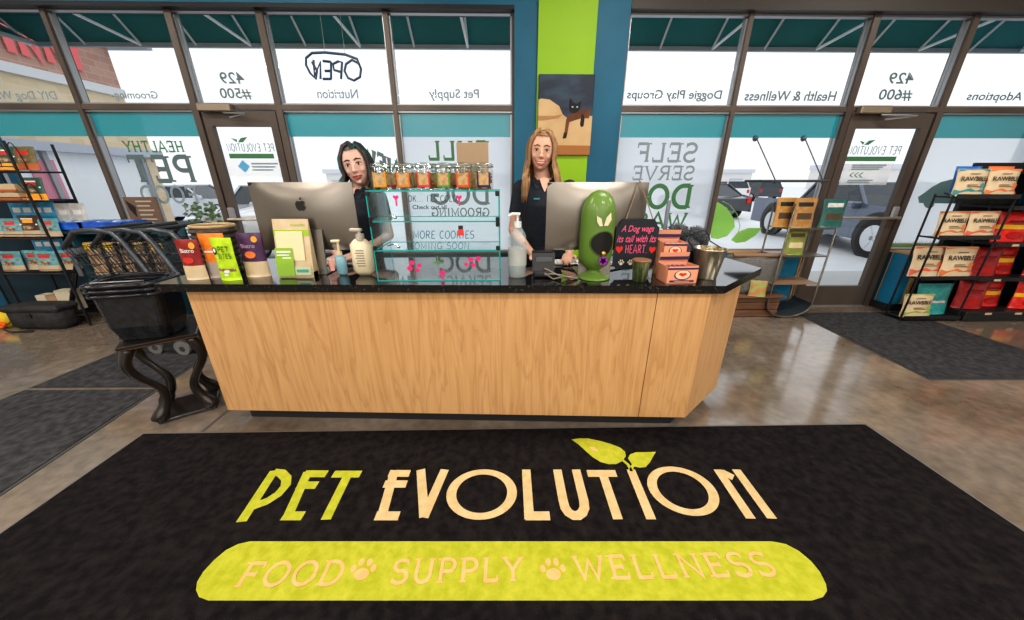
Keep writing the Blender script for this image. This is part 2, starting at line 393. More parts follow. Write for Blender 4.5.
frost = bpy.data.materials.new('white window film'); frost.use_nodes = True; nt = frost.node_tree; nt.nodes.clear()
_o = nt.nodes.new('ShaderNodeOutputMaterial'); _t = nt.nodes.new('ShaderNodeBsdfTranslucent'); _d = nt.nodes.new('ShaderNodeBsdfTransparent'); _m = nt.nodes.new('ShaderNodeMixShader')
_t.inputs[0].default_value = (.97, .98, 1, 1); _m.inputs[0].default_value = .82
nt.links.new(_d.outputs[0], _m.inputs[1]); nt.links.new(_t.outputs[0], _m.inputs[2]); nt.links.new(_m.outputs[0], _o.inputs[0])
wl = [window(XL[i], XL[i+1], i == 2) for i in range(5)]
wr = [window(XR[i], XR[i+1], i == 2) for i in range(4)]
PY = D+.012
for w_, x0, x1 in ((wl[4], XL[4], XL[5]), (wr[0], XR[0], XR[1]), (wr[3], XR[3], XR[4])):
    MB().poly([(x0+.03, D+.016, ZS), (x1-.03, D+.016, ZS), (x1-.03, D+.016, ZF), (x0+.03, D+.016, ZF)]).build('frosted_film', frost, w_)
def wfn(x, z): return (x, PY, z)
def decal_box(px0, px1, py0, py1, Y=PY):
    pm = (py0+py1)/2
    return xa(px0, pm, Y), xa(px1, pm, Y), za(py1, Y, (px0+px1)/2), za(py0, Y, (px0+px1)/2)
def decal(w, polys, m, name='lettering', fn=wfn): return MB().flat(polys, fn).build(name, m, w)
def fdec(w, txt, b, m, shear=.0): return decal(w, ftext(txt, *decal_box(*b), mirror=True, shear=shear), m)
def sdec(w, txt, b, m, sw=.15, **k): return decal(w, words(txt, *decal_box(*b), mirror=True, sw=sw, **k), m)
fdec(wl[0], 'DIY Dog Wash', (-14, 57, 91, 102), decal_soft)
fdec(wl[1], 'Grooming', (115, 158, 91, 101), decal_soft)
fdec(wl[2], '429', (220, 244, 72, 84), decal_grey); fdec(wl[2], '#500', (220, 251, 88, 99.5), decal_grey)
fdec(wl[3], 'Nutrition', (317, 358, 89, 98.5), decal_soft)
fdec(wl[4], 'Pet Supply', (429, 479, 89, 101), decal_soft)
fdec(wr[0], 'Doggie Play Groups', (627, 721.5, 90, 101.5), decal_grey)
fdec(wr[1], 'Health & Wellness', (745, 836, 91, 101), decal_grey)
fdec(wr[2], '429', (889, 914, 72.5, 84), decal_grey); fdec(wr[2], '#600', (879, 912, 89, 101), decal_grey)
fdec(wr[3], 'Pet Adoptions', (967, 1042, 92, 103), decal_grey)
sdec(wl[1], 'HEALTHY', (124, 183, 141, 152), decal_green)
sdec(wl[1], 'PET', (130, 193, 156, 182), decal_grey, sw=.18)
sdec(wl[1], 'FOOD', (141, 197, 186, 203), decal_soft)
sdec(wl[4], 'FULL', (428, 488, 141, 160), decal_green, sw=.17)
sdec(wl[4], 'SERVICE', (430, 489, 164, 178), decal_soft)
sdec(wl[4], 'DOG', (432, 489, 183, 204), decal_grey, sw=.17, serif=.1)
sdec(wl[4], 'GROOMING', (432, 489, 208, 216.5), decal_grey, sw=.15, serif=.1)
sdec(wr[0], 'SELF', (637, 697, 143, 162), decal_soft)
sdec(wr[0], 'SERVE', (633, 694, 166, 180), decal_soft)
sdec(wr[0], 'DOG', (625, 691, 185, 208), decal_green, sw=.19, serif=.1)
sdec(wr[0], 'WASH', (619, 686, 213, 228), decal_green, sw=.17)
x0, x1, z0, z1 = decal_box(362, 397, 147, 163)
pz = [[(p[0], p[1]-.0+.55*(x0-p[0])*.8) for p in q] for q in words('NEW', x0, x1, z0, z1+.02, mirror=True, sw=.24)]
decal(wl[3], pz, decal_grey)
# leaf graphics on the window right of the lettering
def leafpoly(px, py0): return [at(a, c, Y=PY-.002) for a, c in px]
lf = MB(); lf.poly([at(a, c, Y=PY-.002) for a, c in [(711, 238), (709, 222), (712, 207), (718, 202), (727, 208), (734, 219), (735, 227), (727, 236), (718, 239)]])
lf.poly([at(a, c, Y=PY-.002) for a, c in [(731, 240), (738, 232), (748, 228), (762, 228), (755, 236), (745, 242), (736, 243)]])
lf.build('leaf_graphic', decal_leaf, wr[1])
lf = MB()
lf.tube([at(a, c, Y=PY-.004) for a, c in [(722, 201), (730, 205), (737, 214), (740, 226), (737, 236)]], .0035, 6)
lf.build('leaf_outline', decal_leaf, wr[1])
# car silhouette and grass strip on the far right pane
sil = mat('dusky teal vinyl', (.12, .22, .24), .5)
cs = MB(); cs.poly([at(a, c, Y=PY) for a, c in [(919, 203), (918, 197), (924, 193), (932, 187), (941, 182), (953, 179), (978, 178), (979, 204)]])
for cx, cy in ((929, 203), (968, 204)): cs.poly([at(cx+5.5*cos(t*pi/8), cy+5.5*sin(t*pi/8), Y=PY-.002) for t in range(16)])
cs.build('car_silhouette', sil, wr[3])
gr = MB(); gx = XR[3]+.05
for j in range(60):
    xx = gx+j*.02; h = .07+.02*random.random(); gr.poly([(xx, PY, ZS+.02), (xx+.026, PY, ZS+.02), (xx+.02, PY, ZS+.02+h)])
gr.box(gx, gx+1.2, PY-.001, PY, ZS+.02, ZS+.07).build('grass_graphic', filmmat('grass vinyl', (.3, .5, .2), .8), wr[3])
# neon OPEN sign hung in the upper light
op = thing('open_sign', 'dark neon tube open sign seen backwards, hung in the upper window', 'sign', (xa(333, 66, D-.06), D-.06, za(66, D-.06)))
def nf(a, c): return at(a, c, Y=D-.06)
ring = [nf(*p) for p in [(361, 69), (360, 77), (354, 80.5), (348, 78), (344.5, 71), (346, 64), (352, 60), (358, 63), (361, 69), (357, 59), (345, 54.5), (325, 52.5), (312, 53), (306, 58), (306, 65), (310, 73), (316, 79), (317, 71), (312, 62)]]
MB().tube(ring, .011, 6).build('outer_tube', mat('dark blue glass tube', (.03, .06, .12), .25), op)
l = MB()
for ln in [[(341, 79), (342, 62), (338, 61.5), (333, 64), (334, 70), (341, 72)], [(331, 79), (331, 62)], [(331, 62), (323, 61)], [(331, 71), (325, 71)], [(331, 79), (323, 79)], [(320.5, 79), (320.5, 62), (314.5, 76), (313.5, 60)]]:
    l.tube([nf(*p) for p in ln], .011, 6)
l.build('letter_tubes', MATS['dark blue glass tube'], op)
MB().tube([nf(325, 53), nf(320, 14)], .002, 5).tube([nf(345, 55), nf(340, 14)], .002, 5).build('hanging_wire', chrome, op)
# ================================================================== doors
def door(n, x0, x1, txtpx, side):
    d = bpy.data.objects.new('door_%d' % n, None); COL.objects.link(d); d.location = (x0, D, 0); d['kind'] = 'structure'
    x0 += .045; x1 -= .045; z1 = ZM-.035; st = .07 if n == 1 else .085
    gt = z1-.13; gb = .25
    f = MB().box(x0, x0+st, D-.02, D+.03, .01, z1).box(x1-st, x1, D-.02, D+.03, .01, z1).box(x0+st, x1-st, D-.02, D+.03, gt, z1).box(x0+st, x1-st, D-.02, D+.03, .01, gb)
    f.build('door_frame', bronze, d)
    MB().poly([(x0+st, D+.01, gb), (x1-st, D+.01, gb), (x1-st, D+.01, gt), (x0+st, D+.01, gt)]).build('pane', clear, d)
    zb = za(218, D)
    pb = MB().tube([(x0+.02, D-.03, zb), (x0+.02, D-.09, zb), (x1-.02, D-.09, zb), (x1-.02, D-.03, zb)], .014, 8)
    pb.build('push_bar', mat('brass tinted bar', (.55, .5, .4), .3, .8), d)
    MB().box(x0+.02, x0+.33, D-.09, D-.03, z1-.01, z1+.06, bev=.008).build('door_closer', mat('bronze closer', (.3, .25, .19), .4, .5), d)
    MB().tube([(x0+.25, D-.07, z1-.02), (x0+.52, D-.16, z1-.04), (x0+.3, D-.07, z1-.06)], .009, 6).build('closer_arm', alu, d)
    lx = x1-st/2 if n == 2 else x0+st/2
    MB().box(lx-.035, lx+.035, D-.05, D-.02, 1.02, 1.16, bev=.01).build('door_lock', mat('grey lock', (.3, .3, .33), .4, .4), d)
    MB().box(x0, x1, D-.04, D+.06, 0, .012).build('threshold', alu, d)
    a, b_, c, e = txtpx
    yy = D+.004
    fn = lambda x, z: (x, yy, z)
    bx = decal_box(a, b_, c, e, yy)
    decal(d, words('PET EVOLUTION', *bx, mirror=True, sw=.09, serif=0), decal_grey, fn=fn)
    W = bx[1]-bx[0]; zz = bx[2]
    decal(d, [[(bx[0], zz-.065), (bx[1]-.02, zz-.065), (bx[1]-.02, zz-.02), (bx[0], zz-.02)]], decal_green, 'green_bar', fn)
    lz = bx[3]+.01; lx0 = bx[0]+W*.3
    decal(d, [[(lx0-.02, lz), (lx0+.03, lz), (lx0+.09, lz+.05), (lx0+.02, lz+.04)], [(lx0-.03, lz), (lx0-.08, lz+.04), (lx0-.02, lz+.025)]], decal_green, 'leaf_graphic', fn)
    sm = []
    return d, bx, fn
d1, b1, f1 = door(1, XL[2], XL[3], (227, 274, 143.5, 151.5), 1)
d2, b2, f2 = door(2, XR[2], XR[3], (848, 901, 146, 154.5), 1)
bw = b1[1]-b1[0]
decal(d1, [[(b1[0]+.06, b1[2]-.14), (b1[0]+.12, b1[2]-.2), (b1[0]+.18, b1[2]-.14), (b1[0]+.12, b1[2]-.08)]], mat('blue vinyl', (.1, .35, .6), .5), 'blue_diamond', f1)
pale = filmmat('pale white vinyl panel', (.7, .74, .78), .55)
decal(d1, [[(b1[0]-.05, b1[2]-.24), (b1[1]+.03, b1[2]-.24), (b1[1]+.03, b1[2]-.075), (b1[0]-.05, b1[2]-.075)]], pale, 'notice_panel', lambda x, z: (x, D+.007, z))
hours = [('HOURS', .10, .125), ('MON - SAT', .15, .17), ('SUNDAY', .19, .21)]
for t, a, c in (('WELCOME', .09, .12), ('PETS', .15, .18)):
    decal(d2, ftext(t, b2[0]+.1, b2[1]-.1, b2[2]-c, b2[2]-a, mirror=True), decal_soft, 'lettering', f2) if False else None
ch = []
for j in range(3):
    xx = b2[0]+.1+j*.05; zz = b2[2]-.20; ch += [[(xx, zz), (xx+.035, zz+.025), (xx+.05, zz+.025), (xx+.015, zz)], [(xx, zz), (xx+.035, zz-.025), (xx+.05, zz-.025), (xx+.015, zz)]]
decal(d2, ch, decal_green, 'chevrons', f2)
ln = [[(b2[0]+.1, b2[2]-z), (b2[1]-.1-.03*i, b2[2]-z), (b2[1]-.1-.03*i, b2[2]-z+.014), (b2[0]+.1, b2[2]-z+.014)] for i, z in enumerate((.11, .13, .15, .26, .28))]
decal(d2, [[(b2[0]+.02, b2[2]-.3), (b2[1]-.02, b2[2]-.3), (b2[1]-.02, b2[2]-.085), (b2[0]+.02, b2[2]-.085)]], pale, 'notice_panel', lambda x, z: (x, D+.007, z))
decal(d2, ln, decal_soft, 'notice_lines', f2); 
ln1 = [[(b1[0]+.2, b1[2]-z), (b1[1]-.03*i, b1[2]-z), (b1[1]-.03*i, b1[2]-z+.014), (b1[0]+.2, b1[2]-z+.014)] for i, z in enumerate((.12, .15, .18))]
decal(d1, ln1, decal_soft, 'notice_lines', f1)

# ================================================================== cat poster on the lime panel
PW = D-.11
x0 = xa(538, 110, PW); x1 = xa(592, 110, PW); z1 = za(75, PW, 565); z0 = za(155, PW, 565)
po = thing('cat_poster', 'framed photo canvas of a dark faced kitten lying over a cream cushion', 'poster', ((x0+x1)/2, PW, z0))
MB().box(x0, x1, PW-.03, PW, z0, z1, bev=.004).build('canvas', mat('poster blue sky', (.004, .012, .035), .5, noise=((3, 3, 7), (.03, .08, .13), .45, .8)), po)
def pf(u, v, d=.0): return (x0+(x1-x0)*u, PW-.031-d, z0+(z1-z0)*v)
def pp(l, d): return [pf(u, v, d) for u, v in l]
MB().poly(pp([(0, 0), (1, 0), (1, .12), (0, .13)], .0008)).build('wooden_sill', mat('poster wood', (.35, .13, .03), .5), po)
MB().poly(pp([(0, .13), (1, .12), (1, .5), (.9, .5), (.72, .46), (.6, .44), (.45, .52), (.38, .62), (.2, .7), (.05, .71), (0, .7)], .0012)).build('cushion', mat('poster cream', (.5, .31, .14), .6, noise=(4, (.62, .44, .24), .3, .7)), po)
MB().poly(pp([(0, .5), (.3, .5), (.45, .52), (.38, .47), (.1, .44), (0, .44)], .0016)).build('cushion_fold', mat('poster fold', (.38, .2, .08), .6), po)
cb = MB(); cb.poly(pp([(.52, .46), (.58, .52), (.78, .57), (.92, .6), (.96, .54), (.94, .47), (.8, .47), (.66, .44), (.58, .42), (.56, .3), (.54, .22), (.48, .21), (.5, .3)], .002))
cb.build('kitten_body', mat('poster cat tan', (.16, .055, .02), .7, noise=(6, (.07, .022, .012), .4, .7)), po)
ch_ = MB(); ch_.poly(pp([(.57, .57), (.56, .66), (.58, .72), (.63, .665), (.7, .65), (.79, .69), (.77, .6), (.72, .545), (.64, .53)], .0026))
ch_.poly(pp([(.78, .4), (.8, .36), (.85, .37), (.86, .46), (.84, .52), (.8, .52)], .0026)).poly(pp([(.47, .21), (.54, .22), (.55, .29), (.49, .29)], .0026))
ch_.build('kitten_face', mat('poster cat dark', (.012, .007, .007), .7), po)
ey = MB()
for u in (.625, .71): ey.poly(pp([(u+.018*cos(t*pi/4), .61+.010*sin(t*pi/4)) for t in range(8)], .0032))
ey.build('kitten_eyes', mat('poster cat eye', (.3, .5, .65), .4), po)

# ================================================================== outside: awning
yo, zo = 5.1, za(48, 5.1)
xc = xa(40, 48, yo)
canvas_m = mat('teal awning canvas', (.02, .23, .23), .8, noise=(1.5, (.03, .28, .28), .3, .7))
aw = thing('awning', 'teal canvas awning on a white tube frame outside the shop front', 'awning', (0, D+.2, zo))
MB().poly([(xc, yo, zo+.02), (9.5, yo, zo+.02), (9.5, D+.2, zo+1.05), (xc-1.2, D+.2, zo+1.05)]).build('canopy', canvas_m, aw)
MB().poly([(xc, yo, zo), (xc-1.2, D+.2, zo+1.05), (xc-1.2, D+.15, zo+1.05), (xc, D+.15, zo)]).poly([(xc, yo, zo), (xc, D+.2, zo), (xc-1.2, D+.2, zo+1.05), (xc-1.2, D+.2, zo+1.05)]).build('side_canopy', canvas_m, aw)
wt = mat('white tube frame', (.93, .95, .95), .5)
MB().box(xc, 9.5, yo-.02, yo+.02, zo-.02, zo+.025).box(xc-.02, xc+.02, D+.2, yo, zo-.02, zo+.02).build('front_bar', mat('pale grey bar', (.45, .47, .48), .5), aw)
px_ = [92, 143, 195.5, 247.5, 301, 354, 407.5, 461, 515, 568, 605+0, 658, 712, 766, 820, 874, 929, 985, 1040]
sp = xa(461, 48, yo)-xa(407.5, 48, yo); xb0 = xa(143, 48, yo)
xb1 = xa(712, 48, yo)
for xx, j in [(xb0+j*sp, j) for j in range(-2, 8)]+[(xb1+j*sp, j) for j in range(-2, 9)]:
    MB().tube([(xx, yo-.01, zo), (xx, D+.22, zo+.96)], .014, 6).build('rafter', wt, aw)
    if j % 2 == 0: MB().tube([(xx, yo-.01, zo), (xx, D+.22, zo+.1)], .016, 6).build('brace', wt, aw)
MB().tube([(xc, yo, zo), (9.5, yo, zo)], .02, 6).build('rail', wt, aw)
# ================================================================== outside: ground, wing building
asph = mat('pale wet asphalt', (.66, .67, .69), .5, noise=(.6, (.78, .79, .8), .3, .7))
struct('ground', MB().box(-70, 90, D+.1, 120, -.3, -.15), asph)
struct('pavement', MB().box(-20, 20, D+.1, 5.6, -.15, -.02), mat('pale concrete kerb', (.55, .55, .54), .6))
WX = -7.5
tan_b = brickmat('tan brick', (.72, .56, .36), (.8, .66, .46), (.75, .68, .58), 2.2)
red_b = brickmat('rosy brick', (.48, .27, .21), (.55, .34, .27), (.55, .42, .36), 2.2)
ye = at(118, 80, X=WX).y; zb0 = at(60, 84, X=WX).z; zb1 = zb0+.14; ytan = at(158, 170, X=WX).y
wb = thing('brick_building', 'tan and rosy brick shop wing with pink sign letters, left outside', 'building', (WX, 6, -.15))
MB().box(WX-4, WX, 4.25, ye, zb1, 7).build('upper_wall', red_b, wb)
MB().box(WX-4, WX, 4.25, ye, 1.95, zb0).box(WX-4, WX, ye, ytan, -.15, 2.7).box(WX-4, WX, 4.25, ye, -.15, .5).box(WX-4, WX, 4.25, 4.4, .5, 1.95).build('wall', tan_b, wb)
MB().box(WX-4, WX+.06, 4.25, ye, zb0, zb1).build('stone_band', mat('pale stone band', (.72, .73, .75), .7), wb)
MB().box(WX-.2, WX+.12, 4.3, ye+.3, 1.88, 2.02).build('metal_canopy', mat('grey metal canopy', (.5, .54, .62), .5), wb)
MB().box(WX-.1, WX-.05, 4.4, ye, .5, 1.95).build('shop_glass', mat('sky tinted shop glass', (.92, .95, .98), .3), wb)  # near-white colour stands in for the sky reflected in the panes
for yy in (4.3, 5.3, 6.2, ye-.1): MB().box(WX-.06, WX+.01, yy, yy+.07, .5, 1.95).build('mullion', mat('grey mullion', (.35, .37, .4), .5), wb)
MB().box(WX-.05, WX-.03, at(40, 185, X=WX).y, at(66, 185, X=WX).y, .9, 1.75).build('window_poster', mat('pink poster', (.75, .3, .4), .6), wb)
SY1 = at(84, 62, X=WX+.04).y; SY0 = at(-22, 40, X=WX+.04).y; print('SIGN', SY0, SY1, zb0, zb1, ye, ytan, D, ZT, ZM); zs0 = at(5, 62, X=WX+.03).z
MB().flat(words('VINNY', SY0, SY1, zb1+.14, zb1+.66, sw=.22, serif=0, gap=.28), lambda u, v: (WX+.04, u, v)).build('sign_lettering', mat('pinkish red letters', (.85, .16, .17), .5), wb)
MB().box(WX-4, WX+.3, ye, ye+.06, 3.9, 4.0).box(WX-4, WX+.5, ye-.3, ye+.4, 3.85, 3.9).build('roof_edge', mat('blue grey roof edge', (.3, .35, .42), .5), wb)
# distant buildings and trees
far = [(-22, 60, 14, 3.2), (-2, 75, 16, 3.0), (18, 80, 22, 3.4), (45, 85, 26, 4.0), (72, 70, 16, 4.5)]
names = ['low beige store far across the car park behind the left till', 'low grey store far behind the glass case', 'long low store far behind the lettered window', 'long grey store far beyond the dark truck', 'grey store at the far right beyond the car park']
for (x, y, w, h), lb in zip(far, names):
    t = thing('store_building', lb, 'building', (x, y, -.15))
    MB().box(x-w/2, x+w/2, y, y+6, -.15, h*.8).build('wall', mat('far beige wall', (.78, .75, .73), .8), t)
    MB().box(x-w/2-.3, x+w/2+.3, y-.4, y+6, h*.8, h).build('roof', mat('far grey roof', (.66, .68, .72), .8), t)
    m = MB()
    for q in range(4): m.box(x-w/2+w*(q+.2)/4, x-w/2+w*(q+.7)/4, y-.03, y, .2, h*.5)
    m.build('windows', mat('far dark window', (.5, .55, .6), .3), t)
# ---- vehicles
def car(name, label, cat, loc, rz, paint, L=4.6, W=1.8, H=1.45, kind='sedan', wr_=.33):
    t = thing(name, label, cat, (0, 0, 0))
    hw = W/2
    prof = {'sedan': ([(-.5, .25), (.5, .25), (.5, .42), (.46, .56), (.2, .64), (-.38, .66), (-.49, .6)], [(.22, .63), (.08, 1), (-.2, 1), (-.38, .65)]),
            'suv': ([(-.5, .25), (.5, .25), (.5, .5), (.47, .62), (.22, .67), (-.5, .67)], [(.24, .66), (.12, 1), (-.44, 1), (-.49, .66)]),
            'pickup': ([(-.5, .25), (.5, .25), (.5, .5), (.48, .64), (.24, .68), (-.5, .66)], [(.25, .67), (.14, 1), (-.1, 1), (-.15, .66)])}[kind]
    Mx = Matrix.Rotation(pi/2, 4, 'X')
    lo = [(p[0]*L, p[1]*H) for p in prof[0]]
    def side(m, pts, y0, y1, in0=0):
        n = len(pts)
        vs = [(p[0], y0, p[1]) for p in pts]+[(p[0], y1, p[1]) for p in pts]
        m.add(vs, [list(range(n)), list(range(n, 2*n))[::-1]]+[[i, (i+1) % n, n+(i+1) % n, n+i] for i in range(n)])
    b_ = MB(); side(b_, lo, -hw, hw)
    body = b_.build('body', paint, t, bevel=.05)
    ca = [(p[0]*L, p[1]*H) for p in prof[1]]; n = 4
    def cab(s, zt, e):
        vs = []
        for y in (-1, 1):
            for i, p in enumerate(ca):
                top = i in (1, 2); vs.append((p[0]*s+(1-s)*(ca[1][0]+ca[2][0])/2, y*(hw-.04-(.18 if top else 0)+e), p[1] if not top else p[1]-zt))
        return vs
    g = MB(); g.add(cab(1, .04, -.0), [[0, 1, 2, 3], [7, 6, 5, 4], [0, 4, 5, 1], [1, 5, 6, 2], [2, 6, 7, 3]])
    g.build('window_glass', mat('dark car glass', (.03, .04, .05), .08), t)
    r = MB(); v = cab(1, 0, .01); 
    r.box(ca[2][0], ca[1][0], -hw+.2, hw-.2, H-.07, H)
    for y in (-1, 1):
        for p, q in ((0, 1), (3, 2)):
            k_ = 0 if y < 0 else 4; r.tube([v[p+k_], v[q+k_]], .035, 6)
        xm = (ca[1][0]+ca[2][0])/2; r.tube([(xm, y*(hw-.04), ca[0][1]), (xm, y*(hw-.2), H-.04)], .03, 6)
    r.build('roof', paint, t, bevel=.02)
    for sx in (-.31, .33):
        for y in (-1, 1):
            w = MB().lathe([(wr_*.6, -.1), (wr_*.95, -.1), (wr_, -.07), (wr_, .07), (wr_*.95, .1), (wr_*.6, .1)], n=20, M=Matrix.Translation((sx*L, y*(hw-.08), wr_)) @ Mx)
            wo = w.build('wheel', rubber, t, smooth=False)
            m = MB(); 
            for q in range(6):
                a = q*pi/3; m.box(0, wr_*.62, -.035, .035, -.115, .115, M=Matrix.Translation((sx*L, y*(hw-.08), wr_)) @ Mx @ Matrix.Rotation(a, 4, 'Z'))
            m.lathe([(wr_*.55, -.108), (wr_*.66, -.108), (wr_*.66, .108), (wr_*.55, .108)], n=20, M=Matrix.Translation((sx*L, y*(hw-.08), wr_)) @ Mx)
            m.build('rim', mat('silver rim', (.6, .62, .65), .3, .7), wo)
            a_ = MB().lathe([(0, 0), (wr_*1.22, 0), (wr_*1.22, .012), (0, .012)], n=20, M=Matrix.Translation((sx*L, y*(hw)-(.006), wr_+.03)) @ Mx)
            a_.build('wheel_arch', black_pl, t)
    for y in (-1, 1):
        MB().box(L*.5-.08, L*.5+.01, y*(hw-.22)-.17, y*(hw-.22)+.17, H*.43, H*.54, bev=.02).build('headlight', mat('headlight', (.75, .78, .8), .15), t)
        MB().box(-L*.5-.01, -L*.5+.08, y*(hw-.12)-.09, y*(hw-.12)+.11, H*.45, H*.62, bev=.02).build('tail_light', mat('tail light', (.6, .02, .02), .2), t)
        MB().box(L*.18, L*.23, y*(hw+.08)-.1, y*(hw+.08)+.1, H*.64, H*.74, bev=.03).build('wing_mirror', paint, t)
    place(t, loc, rz); return t
navy = mat('navy grey car paint', (.13, .155, .21), .25, .3, coat=.5)
silver = mat('silver car paint', (.55, .58, .62), .25, .5, coat=.5)
whitec = mat('white car paint', (.8, .8, .8), .25, coat=.5)
blackc = mat('charcoal car paint', (.05, .055, .065), .2, .3, coat=.5)
G0 = -.15
car('pickup_truck', 'navy grey pickup truck parked nose in beyond the right glass door', 'truck', (7.8+1.25, 8.95, G0), radians(-96), navy, L=5.5, W=1.95, H=1.55, kind='pickup', wr_=.42)
car('parked_car', 'dark sedan parked left of the navy truck, tail towards the shop', 'car', (9.6, 17.5, G0), radians(95), blackc)
car('parked_car', 'silver car in the far row behind the green leaf graphic', 'car', (14.2, 27, G0), radians(92), silver)
car('parked_car', 'white hatchback in the far row above the green leaf graphic', 'car', (17.5, 29, G0), radians(88), whitec, kind='suv', H=1.6)
car('parked_car', 'charcoal car farthest in the row behind the hanging perch', 'car', (21.5, 31, G0), radians(88), blackc, kind='suv', H=1.6)
car('parked_car', 'white car parked just outside the left glass door', 'car', (-4.6, 9.0, G0), radians(-84), whitec, kind='suv', H=1.55)
car('parked_car', 'silver car by the brick wing behind the mirrored food lettering', 'car', (-7.6, 11.9, G0), radians(-80), silver)
car('parked_car', 'pale grey car beyond the carts near the brick wing', 'car', (-12.5, 14.5, G0), radians(5), mat('pale grey paint', (.6, .64, .68), .25, .3, coat=.4))
# shrub outside, between the left door and the lettering
bark = mat('thin stem', (.12, .08, .05), .8)
def shrub(label, c, R, H, n=260):
    t = thing('shrub', label, 'plant', (c[0], c[1], c[2]))
    MB().tube([c, (c[0], c[1], c[2]+H*.7)], .03, 6).build('stem', bark, t)
    m = MB(); rnd = random.Random(3)
    for _ in range(n):
        a = rnd.random()*2*pi; u = rnd.random()**.5*R; z = c[2]+H*(.35+.65*rnd.random()); p = Vector((c[0]+u*cos(a), c[1]+u*sin(a), z))
        d = Vector((rnd.uniform(-1, 1), rnd.uniform(-1, 1), rnd.uniform(-.5, 1))).normalized()*.07; e = d.orthogonal().normalized()*.03
        m.poly([p, p+d*.5+e, p+d, p+d*.5-e])
    m.build('foliage', mat('leaf green', (.12, .25, .08), .6, noise=(9, (.5, .55, .4), .4, .7)), t)
q = at(211, 232, Y=4.9)
shrub('green and white leafy shrub outside, left of the left door', (q.x, 4.9, -.02), .22, 1.15)
# ================================================================== welcome mat
ZR = .012
g = lambda a, c, z=ZR: at(a, c, Z=z)
rl = g(151, 428.8); rr_ = g(872, 429.2); rl2 = g(0, 533.7); rr2 = g(1024, 531.5)
XLm = (rl.x+rl2.x)/2; XRm = (rr_.x+rr2.x)/2; Yt = (rl.y+rr_.y)/2
carpet = mat('charcoal carpet pile', (.006, .005, .006), .95, noise=(26, (.018, .015, .015), .35, .75, 6), bump=(160, .5, .004), spec=.15)
carpet_y = mat('lime carpet pile', (.33, .35, .022), .95, noise=(30, (.43, .43, .045), .35, .7, 6), bump=(160, .4, .003), spec=.15)
carpet_t = mat('sand carpet pile', (.48, .36, .18), .95, noise=(30, (.56, .44, .25), .35, .7, 6), bump=(160, .4, .003), spec=.15)
carpet_p = mat('peach carpet pile', (.74, .36, .15), .95, noise=(30, (.8, .43, .2), .35, .7, 6), spec=.15)
rug = thing('welcome_mat', 'large black printed welcome mat with lime and sand lettering before the counter', 'mat', (0, .9, 0))
MB().box(XLm, XRm, .25, Yt, 0, ZR).build('pile', carpet, rug)
MB().box(XLm-.012, XRm+.012, Yt, Yt+.015, 0, .006).box(XLm-.02, XLm, .25, Yt, 0, .006).box(XRm, XRm+.02, .25, Yt, 0, .006).build('rubber_edge', mat('grey rubber edge', (.12, .115, .11), .7), rug)
sc1 = lambda u, v: g(150+u/2.829, 420+v/2.829, ZR+.0012)
sc2 = lambda u, v: g(500+u/2.829, 420+v/2.829, ZR+.0012)
def strokes3(mb, sc, lines, w=.044):
    for li, l in enumerate(lines):
        P = [sc(*p) for p in l]
        for r in ribbon([(p.x, p.y) for p in P], w): mb.poly([(x, y, ZR+.0012+li*4e-5) for x, y in r])
m = MB()
strokes3(m, sc1, [[(258, 288), (352, 143)], [(348, 147), (372, 150), (386, 165), (384, 185), (362, 210), (330, 230), (283, 247)],
                  [(388, 277), (447, 145)], [(436, 152), (500, 152)], [(418, 184), (473, 184)], [(376, 271), (434, 271)],
                  [(518, 153), (596, 153)], [(563, 148), (497, 282)]])
m.build('lettering', carpet_y, rug)
m = MB()
strokes3(m, sc1, [[(654, 279), (692, 142)], [(676, 151), (735, 151)], [(662, 181), (726, 181)], [(638, 271), (705, 271)], [(766, 140), (776, 274)], [(834, 140), (774, 276)]])
def ring3(m, c, rx, ry, w, n=48):
    P = [(c.x+rx*cos(2*pi*i/n), c.y+ry*sin(2*pi*i/n)) for i in range(n+1)]
    Q = [(c.x+(rx-w)*cos(2*pi*i/n), c.y+(ry-w*.72)*sin(2*pi*i/n)) for i in range(n+1)]
    for i in range(n): m.poly([(*P[i], ZR+.0012), (*P[i+1], ZR+.0012), (*Q[i+1], ZR+.0012), (*Q[i], ZR+.0012)])
ya = g(480, 469.5).y; yb = g(480, 520).y; yc = (ya+yb)/2; ry = (ya-yb)/2
a = at(446.5, 494, Z=ZR); b_ = at(517, 494, Z=ZR); ring3(m, Vector(((a.x+b_.x)/2, yc, 0)), (b_.x-a.x)/2, ry, .047)
a = g(648.5, 489); b_ = g(725.5, 504); ring3(m, Vector(((a.x+b_.x)/2, yc, 0)), (b_.x-a.x)/2*1.0, ry, .047)
strokes3(m, sc2, [[(74, 140), (83, 281)], [(72, 271), (141, 271)], [(162, 140), (178, 225), (184, 248), (194, 262), (208, 270), (222, 270), (233, 262), (239, 248), (237, 228), (215, 140)],
                  [(247, 151), (329, 151)], [(288, 144), (334, 281)], [(370, 140), (428, 281)], [(616, 140), (710, 279)], [(668, 140), (770, 279)], [(628, 147), (660, 163)]])
m.build('lettering', carpet_t, rug)
m = MB()
m.poly([sc2(*p) for p in [(202, 55), (225, 52), (250, 52), (282, 59), (312, 67), (340, 78), (354, 90), (356, 102), (346, 116), (328, 125), (308, 125), (285, 119), (262, 105), (243, 88), (222, 69)]])
m.poly([sc2(*p) for p in [(362, 108), (368, 97), (385, 91), (410, 91), (441, 90), (432, 105), (424, 120), (412, 133), (395, 135), (376, 130)]])
for l in [[(345, 112), (362, 126), (372, 145)], [(384, 122), (374, 132), (370, 145)]]:
    for r in ribbon([(sc2(*p).x, sc2(*p).y) for p in l], .016): m.poly([(x, y, ZR+.0018) for x, y in r])
m.build('leaf_emblem', carpet_y, rug)
